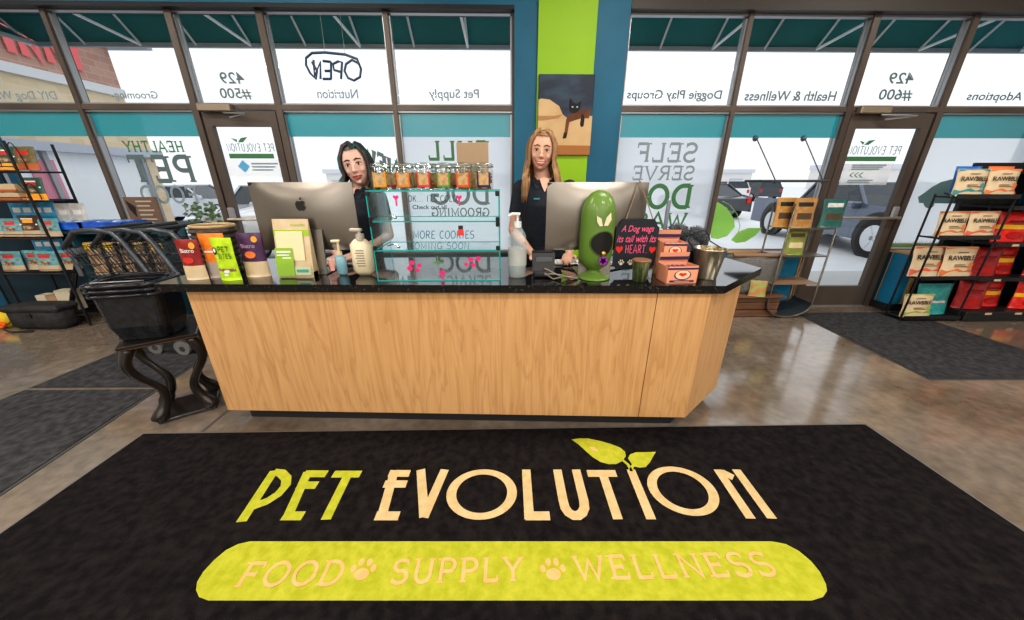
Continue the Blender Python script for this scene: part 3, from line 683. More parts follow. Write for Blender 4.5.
MB().poly([sc2(*p)+Vector((0, 0, .001)) for p in [(252, 76), (268, 78), (278, 90), (264, 88)]]).build('leaf_highlight', carpet_p, rug)
BL = [(208, 600.5), (199, 597), (196, 590), (197, 582), (203, 572), (214, 560), (226, 550), (238, 544), (250, 541.3)]
BR_ = [(772, 541.3), (786, 544), (799, 551), (811, 561), (820, 572), (826, 584), (827, 591), (823, 597), (812, 600.5)]
pts = [g(*p, ZR+.001) for p in BL+BR_]
MB().poly(pts[::-1]).build('banner', carpet_y, rug)
ly0 = g(512, 581.5).y; ly1 = g(512, 557.5).y
for w_, pa_, pb_ in (('FOOD', 238, 340), ('SUPPLY', 390, 523), ('WELLNESS', 577, 782)):
    MB().flat(words(w_, g(pa_, 581).x, g(pb_, 581).x, ly0, ly1, sw=.15, serif=.13, gap=.2), lambda x, y: (x, y, ZR+.0018)).build('banner_lettering', carpet_p, rug)
for p_ in (363, 553):
    c = g(p_, 570); MB().flat(paw(c.x, c.y, .052), lambda x, y: (x, y, ZR+.0018)).build('paw_print', carpet_p, rug)
jl.build('trim_20', mat('joint dark', (.08, .07, .06), .8)); bpy.data.objects['trim_20']['kind'] = 'structure'
# other floor mats
mat_g = mat('grey ribbed floor carpet', (.03, .03, .033), .95, noise=(22, (.065, .065, .07), .35, .7, 6), bump=(150, .4, .004), spec=.15)
def floor_mat(label, pix, z=.008):
    P = [at(a, c, Z=z) for a, c in pix]; P = [(p.x, p.y) for p in P]
    t = thing('floor_mat', label, 'mat', (P[0][0], P[0][1], 0), group=None)
    MB().prism(P[::-1], 0, z).build('pile', mat_g, t)
    c = Vector((sum(p[0] for p in P)/len(P), sum(p[1] for p in P)/len(P)))
    MB().prism([tuple(c+(Vector(p)-c)*1.0+(Vector(p)-c).normalized()*.025) for p in P][::-1], 0, .004).build('rubber_edge', mat('mat edge', (.05, .05, .05), .7), t)
floor_mat('dark grey runner mat on the floor before the right glass door', [(797, 313), (905, 312), (1113, 378), (930, 378)])
XA = at(0, 494, Z=0).x; 
pL = at(29, 389.5, Z=0); pR = at(158, 388.5, Z=0); pL0 = at(120, 352, Z=0); pLn = at(0, 402, Z=0); pRn = at(0, 494, Z=0)
dl = (pL0-pL).normalized(); dr = (pR-pRn).normalized()
def mat_w(label, P):
    t = thing('floor_mat', label, 'mat', (P[0].x, P[0].y, 0)); Q = [(p.x, p.y) for p in P]
    MB().prism(Q, 0, .008).build('pile', mat_g, t)
    MB().prism([(Q[i][0]+(-.02 if i in (0, 3) else .02), Q[i][1]+(-.006 if i < 2 else .006)) for i in range(4)], 0, .004).build('rubber_edge', MATS['mat edge'], t)
mat_w('dark grey floor mat behind the small black table, far one of the left pair', [pL+dl*.02, pR+dr*.02, pR+dr*1.0, pL0+dl*.05])
nr = pRn-dr*.9; nl = Vector((nr.x-1.1, nr.y, 0))
mat_w('dark grey floor mat at the left edge, near one of the left pair', [pLn-dl*1.2, nr, pR-dr*.02, pL-dl*.02])

# ================================================================== reception counter
A = at(228, 410, Z=.09); Bc = at(685, 417.5, Z=.09); Cc = at(716, 387, Z=.09)
wood = bpy.data.materials.new('maple laminate'); wood.use_nodes = True; nt = wood.node_tree; b = nt.nodes['Principled BSDF']; b.inputs['Roughness'].default_value = .42
tc = nt.nodes.new('ShaderNodeTexCoord'); mp = nt.nodes.new('ShaderNodeMapping'); mp.inputs['Scale'].default_value = (9, 9, .9)
n1 = nt.nodes.new('ShaderNodeTexNoise'); n1.inputs['Scale'].default_value = 1.0; n1.inputs['Detail'].default_value = 3; n1.inputs['Distortion'].default_value = .6
mt = nt.nodes.new('ShaderNodeMath'); mt.operation = 'MULTIPLY'; mt.inputs[1].default_value = 7
fr = nt.nodes.new('ShaderNodeMath'); fr.operation = 'FRACT'
r1 = nt.nodes.new('ShaderNodeValToRGB'); e = r1.color_ramp.elements
e[0].color = (.58, .335, .15, 1); e[1].color = (.52, .285, .12, 1); e[0].position = .0; e[1].position = 1; q = e.new(.5); q.color = (.62, .365, .17, 1)
mp2 = nt.nodes.new('ShaderNodeMapping'); mp2.inputs['Scale'].default_value = (70, 70, 3); n2 = nt.nodes.new('ShaderNodeTexNoise'); n2.inputs['Scale'].default_value = 1; n2.inputs['Detail'].default_value = 2
mx = nt.nodes.new('ShaderNodeMix'); mx.data_type = 'RGBA'; mx.blend_type = 'OVERLAY'; mx.inputs[0].default_value = .2
nt.links.new(tc.outputs['Object'], mp.inputs[0]); nt.links.new(mp.outputs[0], n1.inputs[0]); nt.links.new(n1.outputs[0], mt.inputs[0]); nt.links.new(mt.outputs[0], fr.inputs[0]); nt.links.new(fr.outputs[0], r1.inputs[0])
nt.links.new(tc.outputs['Object'], mp2.inputs[0]); nt.links.new(mp2.outputs[0], n2.inputs[0]); nt.links.new(r1.outputs[0], mx.inputs[6]); nt.links.new(n2.outputs[0], mx.inputs[7]); nt.links.new(mx.outputs[2], b.inputs['Base Color'])
gran = mat('black speckled granite', (.004, .004, .005), .05, noise=(90, (.08, .07, .06), .62, .72, 2), spec=.5, ior=3.6)
ctr = thing('reception_counter', 'long maple reception counter with black granite top and angled right end', 'counter', (0, 2, 0))
YB = 2.30
zt = .878
body = [(A.x, A.y), (Bc.x, Bc.y), (Cc.x, Cc.y), (Cc.x, YB), (A.x, YB)]
MB().prism(body, .09, zt).build('carcass', wood, ctr)
ins = [(A.x+.09, A.y+.05), (Bc.x-.05, Bc.y+.06), (Cc.x-.08, Cc.y+.03), (Cc.x-.08, YB-.05), (A.x+.09, YB-.05)]
MB().prism(ins, 0, .09).build('toe_kick', baseb, ctr)
o_ = .055
S1 = at(166, 280, Z=.92); S2 = at(726, 286, Z=.92); S3 = at(762, 268, Z=.92)
top = [(A.x-.10, A.y-o_), (S2.x, S2.y), (S3.x, S3.y), (S3.x-.05, YB+.1), (A.x-.10, YB+.06)]
m = MB().prism(top, zt, .92); m.m = [0 if i == 1 else 1 for i in range(len(m.m))]; m.build('worktop', [gran, mat('black granite edge', (.006, .006, .007), .15, noise=(90, (.08, .07, .06), .62, .72, 2))], ctr)
s0 = at(640, 405, Y=A.y+(Bc.y-A.y)*.9)
sx = s0.x; sy = A.y+(Bc.y-A.y)*((sx-A.x)/(Bc.x-A.x))
MB().box(sx-.0015, sx+.0015, sy-.0015, sy+.01, .09, zt).build('panel_seam', mat('seam shadow', (.12, .06, .02), .8), ctr)
m = MB()
for a, c in ((358, 301), (456, 303)):
    p = at(a, c, Y=A.y-.003); m.box(p.x-.03, p.x+.03, p.y-.004, p.y+.01, p.z-.003, p.z+.001)
m.build('scuff_mark', mat('brown scuff', (.35, .16, .05), .8), ctr)
CZ = .92
def on(px, py, z=CZ): return at(px, py, Z=z)

# ================================================================== pouches, bags
def crumple(u, v, s): return .5*sin(9*u+s)*sin(7*v+2*s)+.5*sin(17*u*v+s*3)
def pouch_mb(w, h, t, zone, n=12, mN=14, s=1., narrow=.0):
    m = MB(); V = []; idx = {}
    for side in (0, 1):
        for j in range(mN+1):
            v = j/mN
            for i in range(n+1):
                u = i/n
                bulge = (sin(pi*u)**.6)*((1-v)**.45)*(1 if v < .96 else .6)
                y = t/2*bulge if v < 1 else 0
                y = max(y, .0008)
                hw = w/2*(1-narrow*v+.03*cos(2*pi*v))
                x = (u-.5)*2*hw; z = h*v
                c = crumple(u, v, s)*t*.05*min(1, 4*sin(pi*u))
                V.append((x, (-1 if side == 0 else 1)*(y+c*.5), z))
    N = (n+1)*(mN+1)
    m.v = [Vector(v) for v in V]
    for side in (0, 1):
        for j in range(mN):
            for i in range(n):
                a = side*N+j*(n+1)+i; f = [a, a+1, a+n+2, a+n+1]
                m.f.append(f if side == 0 else f[::-1]); m.m.append(zone((i+.5)/n, (j+.5)/mN) if side == 0 else 0)
    for j in range(mN):
        for i, r in ((0, 0), (n, 1)):
            a = j*(n+1)+i; f = [a, a+n+1, N+a+n+1, N+a]; m.f.append(f if r == 0 else f[::-1]); m.m.append(0)
    m.f.append([i for i in range(n+1)]+[N+i for i in range(n, -1, -1)]); m.m.append(0)
    return m
def foil(name, c, **k): return mat(name, c, .32, noise=(25, tuple(min(1, x*1.5+.02) for x in c), .45, .8), **k)
def pouch(name, label, cat, loc, w, h, t, cols, zone, rz=0, rx=0, s=1., group=None, deco=None):
    """deco: list of (partname, polys in (u,v) of the front, material)"""
    o = thing(name, label, cat, (0, 0, 0), group)
    pouch_mb(w, h, t, zone, s=s).build('pouch_body', cols, o, smooth=True)
    def fn(u, v):
        b_ = (sin(pi*min(max(u, .02), .98))**.6)*((1-v)**.45)
        return ((u-.5)*w, -(t/2*b_)-t*.06-.0015, h*v)
    for nm, P, mm in deco or []: MB().flat(P, fn).build(nm, mm, o)
    place(o, loc, rz, rx); return o
def rect(a, b_, c, d): return [[(a, c), (b_, c), (b_, d), (a, d)]]
def oval(cx, cy, rx, ry, n=14): return [[(cx+rx*cos(2*pi*i/n), cy+ry*sin(2*pi*i/n)) for i in range(n)]]
kraft = mat('kraft cream', (.62, .48, .3), .6, noise=(14, (.7, .57, .4), .4, .7))
white_p = mat('white print', (.8, .8, .78), .5)
blk = mat('black print', (.015, .015, .015), .5)
red_f = foil('dark red foil', (.22, .012, .012)); grn_f = foil('green foil', (.02, .2, .03)); org_f = foil('orange foil', (.75, .2, .02))
lime_f = foil('lime foil', (.42, .62, .01)); pur_f = foil('plum foil', (.06, .02, .075))
Z2 = lambda a: (lambda u, v: 1 if v < a else 0)
y_o = mat('yellow orange badge', (.85, .35, .03), .4)
p = on(198.5, 279); pouch('treat_pouch', 'dark red treat pouch with kraft lower band, leftmost of the treat pouches', 'pouch', p, .108, .215, .045, [red_f, kraft], Z2(.36), s=1, rz=.1,
      deco=[('badge', oval(.75, .85, .13, .08), y_o), ('lettering', ftext('Bistro', .2, .8, .68, .78), white_p), ('picture', oval(.45, .5, .25, .08), mat('red meat', (.6, .04, .03), .4))])
p = on(213, 276.5); pouch('treat_pouch', 'green treat pouch half hidden between the red and orange pouches', 'pouch', p+Vector((0, .05, 0)), .11, .235, .04, [grn_f, kraft], Z2(.34), s=2)
p = on(219, 278.5); pouch('treat_pouch', 'orange treat pouch tucked behind the lime green pouch', 'pouch', p+Vector((-.005, .035, 0)), .12, .24, .04, [org_f, mat('grey print', (.4, .34, .3), .5)], Z2(.33), s=3, rz=.15,
      deco=[('print_block', rect(.12, .5, .58, .62), white_p)])
p = on(232, 279.5); pouch('treat_pouch', 'lime green treat pouch with dark lettering and brown window, frontmost', 'pouch', p+Vector((0, -.0, 0)), .112, .225, .045, [lime_f, mat('brown treats print', (.2, .11, .06), .6, noise=(60, (.6, .5, .4), .5, .7))], lambda u, v: 1 if .2 < v < .32 and .08 < u < .95 else 0, s=4, rz=-.05,
      deco=[('lettering', words('PET', .35, .85, .68, .8, sw=.22, serif=0)+words('BITES', .33, .88, .53, .64, sw=.2, serif=0), mat('dark green print', (.04, .14, .02), .5)), ('badge', oval(.16, .7, .12, .09), blk), ('badge_face', oval(.16, .71, .07, .05), white_p), ('bone_print', oval(.55, .22, .14, .035)+oval(.5, .14, .12, .03), white_p)])
p = on(257, 277); pouch('treat_pouch', 'plum purple treat pouch with kraft window, right of the lime pouch', 'pouch', p+Vector((0, .02, 0)), .125, .24, .05, [pur_f, kraft], Z2(.37), s=5, rz=.12,
      deco=[('badge', oval(.72, .86, .12, .07), y_o), ('lettering', ftext('Bistro', .15, .7, .67, .76), mat('lilac print', (.5, .3, .5), .5)), ('picture', oval(.45, .52, .22, .08), mat('orange print', (.8, .2, .05), .4))])
# dark tray behind the pouches
q = at(223, 262, Y=2.0); tx, ty = q.x, 2.0
t = thing('wicker_tray', 'dark basket with tan rim standing behind the treat pouches', 'basket', (tx, ty, CZ))
m = MB()
for j in range(8):
    z = CZ+.015+j*.032; q_ = .8+j*.03
    m.tube([(tx+.10*q_*cos(a), ty+.08*q_*sin(a), z) for a in [2*pi*i/24 for i in range(25)]], .017, 6)
m.lathe([(0.01, .0), (.08, .0), (.08, .02), (.01, .02)], c=(tx, ty, CZ)); m.build('basket_weave', mat('dark wicker', (.03, .025, .022), .6, noise=(80, (.09, .07, .05), .4, .7)), t)
MB().tube([(tx+.105*cos(a), ty+.085*sin(a), CZ+.265) for a in [2*pi*i/24 for i in range(25)]], .009, 8).build('rim', mat('tan rim', (.4, .28, .15), .5), t)
# brochure holder
p = on(297, 277.5); x0 = p.x-.095; x1 = p.x+.095; y = p.y; H_ = .31
t = thing('brochure_holder', 'kraft and lime brochure holder filled with leaflets before the left computer', 'holder', (p.x, y, CZ))
def bf(u, v, d=0): return (x0+(x1-x0)*u, y+.05*v-d, CZ+H_*v)
def bpoly(P, d): return MB().flat(P, lambda u, v: bf(u, v, d))
MB().box(x0, x1, y, y+.05, CZ, CZ+.03).add([bf(0, 0), bf(1, 0), bf(1, 1), bf(0, 1), (x0, y+.058, CZ), (x1, y+.058, CZ), (x1, y+.056, CZ+H_), (x0, y+.056, CZ+H_)], [[0, 1, 2, 3], [5, 4, 7, 6], [0, 3, 7, 4], [1, 5, 6, 2], [3, 2, 6, 7]]).build('backboard', kraft, t)
lime_p = mat('lime print', (.35, .52, .03), .5)
bpoly(rect(0, 1, .72, .82), .0015).build('lime_band', lime_p, t)
bpoly(rect(.06, .82, .3, .8), .006).build('leaflet', mat('ivory leaflet', (.78, .68, .42), .5), t)
lfp = bpoly(rect(0.0, .5, .03, .52), .012).build('leaflet', mat('leaf green leaflet', (.28, .48, .03), .45), t)
bpoly(rect(.05, .45, .44, .47)+rect(.05, .4, .39, .41)+rect(.2, .45, .34, .36), .0135).build('leaflet_lines', white_p, t)
bpoly(rect(.52, .96, .05, .2), .012).build('business_card', mat('cream green card', (.6, .62, .4), .5), t)
bpoly(rect(.56, .9, .1, .15), .0135).build('card_band', mat('teal print', (.05, .35, .3), .5), t)
bpoly(ftext('PET EVOLUTION', .5, .9, .88, .92), .002).build('lettering', lime_p, t)
MB().add([(x0, y-.014, CZ), (x1, y-.014, CZ), (x1, y-.006, CZ+.08), (x0, y-.006, CZ+.08)], [[0, 1, 2, 3]]).build('clear_pocket', glassmat('clear acrylic', (.95, .97, .97), .08), t)
# ================================================================== computers
almn = mat('satin silver aluminium', (.25, .225, .195), .3, .8, noise=(1.5, (.2, .185, .17), .3, .8))
def imac(label, cx, Y, W=.528, zb=1.05, ztp=1.42):
    t = thing('desktop_computer', label, 'computer', (cx, Y, CZ))
    n = 16; m = MB(); V = []
    Hh = ztp-zb
    for j in range(n+1):
        for i in range(n+1):
            u = i/n*2-1; v = j/n*2-1; d = .006+.034*max(0, 1-abs(u)**2.6)*max(0, 1-abs(v)**2.6)
            V.append((cx+u*W/2, Y-d, (ztp+zb)/2+v*Hh/2))
    k_ = len(V); V += [(x, Y+.003, z) for x, _, z in V[:]]
    F = [[j*(n+1)+i, j*(n+1)+i+1, (j+1)*(n+1)+i+1, (j+1)*(n+1)+i] for j in range(n) for i in range(n)]
    m.add(V[:k_], F)
    m.box(cx-W/2, cx+W/2, Y-.006, Y+.002, zb, ztp, bev=.003)
    m.build('rear_shell', almn, t, smooth=True)
    MB().box(cx-W/2+.004, cx+W/2-.004, Y+.002, Y+.004, zb+.07, ztp-.004).build('screen', mat('lit screen', (.3, .4, .5), .1, emit=(.5, .6, .7), es=.3), t)
    MB().add([(cx-.09, Y-.045, zb+.12), (cx+.09, Y-.045, zb+.12), (cx+.09, Y-.075, CZ+.006), (cx-.09, Y-.075, CZ+.006), (cx-.09, Y-.03, zb+.12), (cx+.09, Y-.03, zb+.12), (cx+.09, Y-.068, CZ+.006), (cx-.09, Y-.068, CZ+.006)], [[0, 3, 2, 1], [4, 5, 6, 7], [0, 4, 7, 3], [1, 2, 6, 5], [0, 1, 5, 4]]).box(cx-.09, cx+.09, Y-.078, Y+.1, CZ, CZ+.007, bev=.003).build('stand', almn, t)
    # bitten fruit emblem
    lg = MB(); s = .028; c = Vector((cx-.0, Y-.0418, (zb+ztp)/2+.065))
    out = [(0, .72), (.3, .85), (.62, .82), (.86, .6), (.7, .42), (.62, .15), (.72, -.12), (.95, -.3), (.78, -.68), (.48, -1), (.22, -1), (0, -.9), (-.22, -1), (-.5, -1), (-.82, -.6), (-.97, -.1), (-.92, .4), (-.65, .78), (-.3, .85)]
    lg.poly([c+Vector((q[0]*s, 0, q[1]*s)) for q in out]); lg.poly([c+Vector((q[0]*s, 0, q[1]*s)) for q in [(0, .95), (.05, 1.3), (.35, 1.6), (.38, 1.25), (.2, 1.0)]])
    lg.build('fruit_emblem', blk, t)
    return t
xl = (at(251.6, 183, Y=1.985).x+at(348.4, 183, Y=1.985).x)/2
imac('silver computer seen from behind with black apple emblem, before the dark haired person', xl, 1.985, .555, 1.05, 1.415)
xr = (at(548, 184, Y=1.93).x+at(648, 184, Y=1.93).x)/2
imac('silver computer seen from behind, right one, behind the green dispenser', xr, 1.93, .545, 1.055, 1.415)
# keyboards behind the screens
for cx, lb in ((xl, 'white keyboard behind the left computer'), (xr, 'white keyboard behind the right computer')):
    t = thing('keyboard', lb, 'keyboard', (cx, 2.15, CZ)); MB().box(cx-.2, cx+.2, 2.12, 2.24, CZ, CZ+.012, bev=.004).build('keyboard_base', almn, t)
    m = MB()
    for r_ in range(4):
        for c_ in range(13): m.box(cx-.19+c_*.0295, cx-.19+c_*.0295+.024, 2.13+r_*.026, 2.13+r_*.026+.021, CZ+.012, CZ+.016)
    m.build('keys', white_p, t)
# ================================================================== bottles
def gl(name, c, a=.5, r=.1): return filmmat(name, c, a) if name not in MATS else MATS[name]
p = on(341, 276.5)
t = thing('pump_bottle', 'small blue hand sanitizer bottle with cream pump before the left computer', 'bottle', (p.x, p.y+.03, CZ))
x, y = p.x, p.y+.03
MB().box(x-.03, x+.03, y-.018, y+.018, CZ, CZ+.115, bev=.014).build('bottle_body', gl('pale blue plastic', (.25, .5, .6), .75), t, smooth=True)
m = MB().cyl((x, y, CZ+.115), (x, y, CZ+.135), .014).cyl((x, y, CZ+.135), (x, y, CZ+.19), .006).box(x-.035, x+.012, y-.01, y+.01, CZ+.185, CZ+.2, bev=.004); m.build('pump', mat('cream plastic', (.75, .62, .42), .4), t)
MB().box(x-.055, x-.032, y-.02, y-.017, CZ+.03, CZ+.09).build('hang_tag', mat('red white card', (.7, .35, .3), .5), t)
p = on(363.5, 277); x, y = p.x, p.y+.035
t = thing('pump_bottle', 'cream white lotion bottle with flip pump left of the glass case', 'bottle', (x, y, CZ))
MB().box(x-.062, x+.058, y-.034, y+.034, CZ, CZ+.205, bev=.034).build('bottle_body', mat('cream bottle', (.78, .68, .48), .35), t, smooth=True)
MB().cyl((x, y, CZ+.2), (x, y, CZ+.232), .022).cyl((x, y, CZ+.23), (x, y, CZ+.25), .008).box(x-.05, x+.016, y-.012, y+.012, CZ+.245, CZ+.262, bev=.005).build('pump', mat('grey beige cap', (.5, .46, .4), .4), t)
m = MB()
for i in range(7): m.box(x-.02-.006*(i % 2), x+.022, y-.0362, y-.035, CZ+.06+i*.014, CZ+.066+i*.014)
m.build('label_print', mat('grey bottle print', (.3, .27, .22), .6), t)
p = on(517.5, 278.5); x, y = p.x, p.y+.04
t = thing('pump_bottle', 'clear round sanitizer pump bottle beside the glass case and card reader', 'bottle', (x, y, CZ))
MB().lathe([(.046, 0), (.05, .01), (.05, .2), (.045, .23), (.03, .26), (.018, .27), (.018, .28)], c=(x, y, CZ)).build('bottle_body', gl('clear plastic', (.6, .68, .7), .3), t, smooth=True)
MB().lathe([(.001, .0), (.046, .004), (.046, .13), (.001, .13)], c=(x, y, CZ+.002)).build('liquid', gl('clear gel', (.55, .62, .62), .45), t, smooth=True)
MB().lathe([(.0508, .07), (.0508, .16)], c=(x, y, CZ)).build('label', gl('frosted label', (.7, .7, .66), .45), t)
MB().cyl((x, y, CZ+.27), (x, y, CZ+.3), .02).cyl((x, y, CZ+.3), (x, y, CZ+.335), .006).tube([(x+.012, y, CZ+.338), (x-.03, y-.01, CZ+.34), (x-.048, y-.015, CZ+.328)], .008, 8).build('pump', mat('white plastic', (.75, .76, .78), .35), t)
# ================================================================== glass display case
YF = 1.775
cxl = at(372.5, 237, Y=YF).x; cxr = at(499, 237, Y=YF).x
zt_ = at(435, 191, Y=YF).z; zs1 = at(435, 221.5, Y=YF).z; zs2 = at(435, 250.5, Y=YF).z; YK = 2.04
cs = thing('display_case', 'tall glass display case with teal edges and marker lettering', 'display case', (cxl, YF, CZ))
edge = mat('teal glass edge', (.0, .30, .27), .15, emit=(0, .3, .26), es=.25)  # faint glow of its own stands in for light caught in the glass
pg = glassmat('pale case glass', (.93, .975, .98), .10)
for nm, P in (('front_panel', [(cxl, YF), (cxr, YF)]), ('rear_panel', [(cxl, YK), (cxr, YK)]), ('side_panel', [(cxl, YF), (cxl, YK)]), ('side_panel', [(cxr, YF), (cxr, YK)])):
    MB().poly([(*P[0], CZ+.003), (*P[1], CZ+.003), (*P[1], zt_), (*P[0], zt_)]).build(nm, pg, cs)
for z in (zs1, zs2, zt_):
    s_ = MB().poly([(cxl, YF, z), (cxr, YF, z), (cxr, YK, z), (cxl, YK, z)]).build('glass_shelf', pg, cs)
    e_ = MB().box(cxl-.003, cxr+.003, YF-.004, YF, z-.003, z+.003).box(cxl-.003, cxr+.003, YK, YK+.003, z-.002, z+.002).box(cxl-.004, cxl, YF, YK, z-.003, z+.003).box(cxr, cxr+.004, YF, YK, z-.003, z+.003).build('shelf_edge', edge, s_)
MB().box(cxl-.004, cxl+.001, YF-.004, YF, CZ, zt_).box(cxr-.001, cxr+.004, YF-.004, YF, CZ, zt_).box(cxl-.003, cxl, YK, YK+.003, CZ, zt_).box(cxr, cxr+.003, YK, YK+.003, CZ, zt_).box(cxl, cxr, YF-.003, YF, CZ, CZ+.004).build('corner_edge', edge, cs)
for xx in (cxl+.004, cxr-.006):
    for z in (zt_-.012, zs1+.01, zs1-.014, zs2+.012):
        MB().box(xx-.01, xx+.01, YF-.008, YF+.004, z-.012, z+.012, bev=.004).build('clip', black_mt, cs)
for z in (zs1+.02, zs2+.02): MB().tube([(cxl+.06, YF+.03, z), (cxl+.1, YF+.02, z+.012), (cxl+.125, YF+.01, z)], .004, 6).ball((cxl+.125, YF+.005, z), .009).build('door_handle', chrome, cs)
# frosted strips standing inside the left end of the case (folded film)
m = MB().box(cxl+.02, cxl+.022, YF+.05, YK-.03, CZ+.01, zt_-.01)
m.build('divider', pg, cs)
W_ = cxr-cxl; fx = lambda u, v: (u, YF-.0045, v)
mk = mat('teal marker', (.02, .17, .25), .6); mkb = mat('black marker', (.03, .05, .07), .6)
MB().flat(words('MORE COOKIES', cxl+W_*.32, cxl+W_*.8, zs1-.085, zs1-.045, sw=.1, serif=0, skew=.1), fx).build('lettering', mk, cs)
MB().flat(words('COMING SOON', cxl+W_*.28, cxl+W_*.76, zs2+.008, zs2+.042, sw=.09, serif=0, skew=.1), fx).build('lettering', mk, cs)
MB().flat(words("OK... ITS COLD", cxl+W_*.31, cxl+W_*.68, zt_-.05, zt_-.02, sw=.1, serif=0, skew=.1)+ftext('Check out all', cxl+W_*.34, cxl+W_*.6, zt_-.085, zt_-.065), fx).build('lettering', mkb, cs)
pk = mat('hot pink sticker', (.8, .02, .2), .5)
m = MB()
for u, z, r_ in ((.29, .1, .014), (.35, .085, .012), (.27, .07, .015), (.33, .06, .012), (.53, .045, .016), (.53, .015, .01), (.73, .09, .012), (.77, .115, .015), (.83, .12, .014), (.79, .085, .013)):
    m.flat(oval(cxl+W_*u, CZ+z, r_, r_*.85), fx)
for u in (.22, .7): m.flat([[(cxl+W_*u-.004, zt_-.07), (cxl+W_*u+.004, zt_-.07), (cxl+W_*u+.004, zt_-.03), (cxl+W_*u-.004, zt_-.03)]]+heart(cxl+W_*u, zt_-.03, .014), fx)
m.build('paw_stickers', pk, cs)
p = (cxl+W_*.7, zs1-.05)
MB().flat([[(p[0]-.017, p[1]-.02), (p[0]+.017, p[1]-.02), (p[0]+.013, p[1]+.012), (p[0]-.013, p[1]+.012)]], lambda u, v: (u, YF-.006, v)).flat([[(p[0]-.012, p[1]+.012), (p[0]+.012, p[1]+.012), (p[0]+.012, p[1]+.03), (p[0]-.012, p[1]+.03)]], lambda u, v: (u, YF-.006, v), 1).build('jar_sticker', [mat('red sticker', (.7, .05, .05), .5), blk], cs)
MB().flat([[(cxl+W_*.5-.03, CZ+.1), (cxl+W_*.5, CZ+.09), (cxl+W_*.5+.03, CZ+.1), (cxl+W_*.5, CZ+.11)], [(cxl+W_*.5-.003, CZ+.08), (cxl+W_*.5+.003, CZ+.08), (cxl+W_*.5+.003, CZ+.135), (cxl+W_*.5-.003, CZ+.135)]], fx).build('leaf_sticker', mat('dull green sticker', (.1, .25, .1), .5), cs)
# jars
def jar(label, cx, cy, c1, c2, i):
    t = thing('glass_jar', label, 'jar', (0, 0, 0))
    MB().lathe([(.04, 0), (.043, .004), (.043, .075), (.036, .085), (.038, .09)], n=20).build('glass_body', glassmat('jar glass', (.93, .95, .94), .10, .12), t, smooth=True)
    m = MB(); rn = random.Random(i)
    for q in range(26):
        a = rn.random()*6.28; r_ = rn.random()**.5*.031; m.box(r_*cos(a)-.009, r_*cos(a)+.009, r_*sin(a)-.006, r_*sin(a)+.006, .005+q*.0022, .013+q*.0022, M=Matrix.Translation((0, 0, 0)) @ Matrix.Rotation(rn.random()*.2, 4, 'X'))
    m.build('treats', mat('baked treats %d' % (i % 3), [(.42, .2, .07), (.5, .28, .1), (.3, .12, .05)][i % 3], .8), t)
    th = [(-95+j*10+5) for j in range(0, 0)]
    lab = MB(); lb2 = MB()
    A_ = [radians(-90-42+84*j/8) for j in range(9)]
    for j in range(8):
        P = lambda a, z, r_=.0442: (r_*cos(a), r_*sin(a), z)
        lab.poly([P(A_[j], .018), P(A_[j+1], .018), P(A_[j+1], .066), P(A_[j], .066)])
        lb2.poly([P(A_[j], .012, .0438), P(A_[j+1], .012, .0438), P(A_[j+1], .02, .0446), P(A_[j], .02, .0446)])
    for s_ in (0, 7): lb2.poly([P(A_[s_], .012, .0446), P(A_[s_+1], .012, .0446), P(A_[s_+1], .07, .0446), P(A_[s_], .07, .0446)])
    lab.build('label', mat('tan paper label', (.6, .4, .2), .6, noise=(50, (.45, .27, .12), .45, .6)), t)
    lb2.build('label_border', mat('jar border %d' % i, c1, .5), t)
    MB().lathe([(.0, .09), (.041, .09), (.043, .094), (.041, .1), (.02, .104), (0, .105)], n=20).build('glass_lid', glassmat('jar lid glass', (.82, .86, .84), .22, .22), t, smooth=True)
    MB().tube([(.044*cos(a), .044*sin(a), .088) for a in [2*pi*k_/20 for k_ in range(21)]], .0022, 5).tube([(-.012, -.044, .088), (-.012, -.05, .065), (.012, -.05, .065), (.012, -.044, .088)], .0018, 5).build('wire_clasp', chrome, t)
    place(t, (cx, cy, zt_+.003)); t.scale = (1.06, 1.06, 1.22); return t
cols_ = [((.75, .35, .02), 'yellow bordered'), ((.75, .22, .02), 'orange bordered'), ((.7, .05, .05), 'red bordered'), ((.12, .35, .06), 'green bordered'), ((.75, .1, .03), 'vermilion bordered'), ((.03, .03, .12), 'navy bordered')]
jp = [382, 405, 425, 444.5, 463.5, 484]
for i, (q, (c1, nm)) in enumerate(zip(jp, cols_)):
    jar('clip top treat jar with %s label, %s from left on the glass case' % (nm, ORD[i]), at(q, 180, Y=YF+.05).x, YF+.05, c1, c1, i)
for i in range(5):
    x = (at(jp[i], 180, Y=YF+.05).x+at(jp[i+1], 180, Y=YF+.05).x)/2*1.06
    jar('clip top jar in the rear row on the glass case, %s from left' % ORD[i], x, YF+.155, cols_[(i+2) % 6][0], None, 6+i)
tcx = at(473, 160, Y=2.02).x
t = tag(MB().box(-.085, .085, 0, .006, 0, .235, bev=.002).build('kraft_card', mat('brown paper card', (.42, .30, .2), .8)), 'plain brown card standing behind the jars on the glass case', 'card')
place(t, (tcx, 2.0, zt_+.003), rx=-.05)
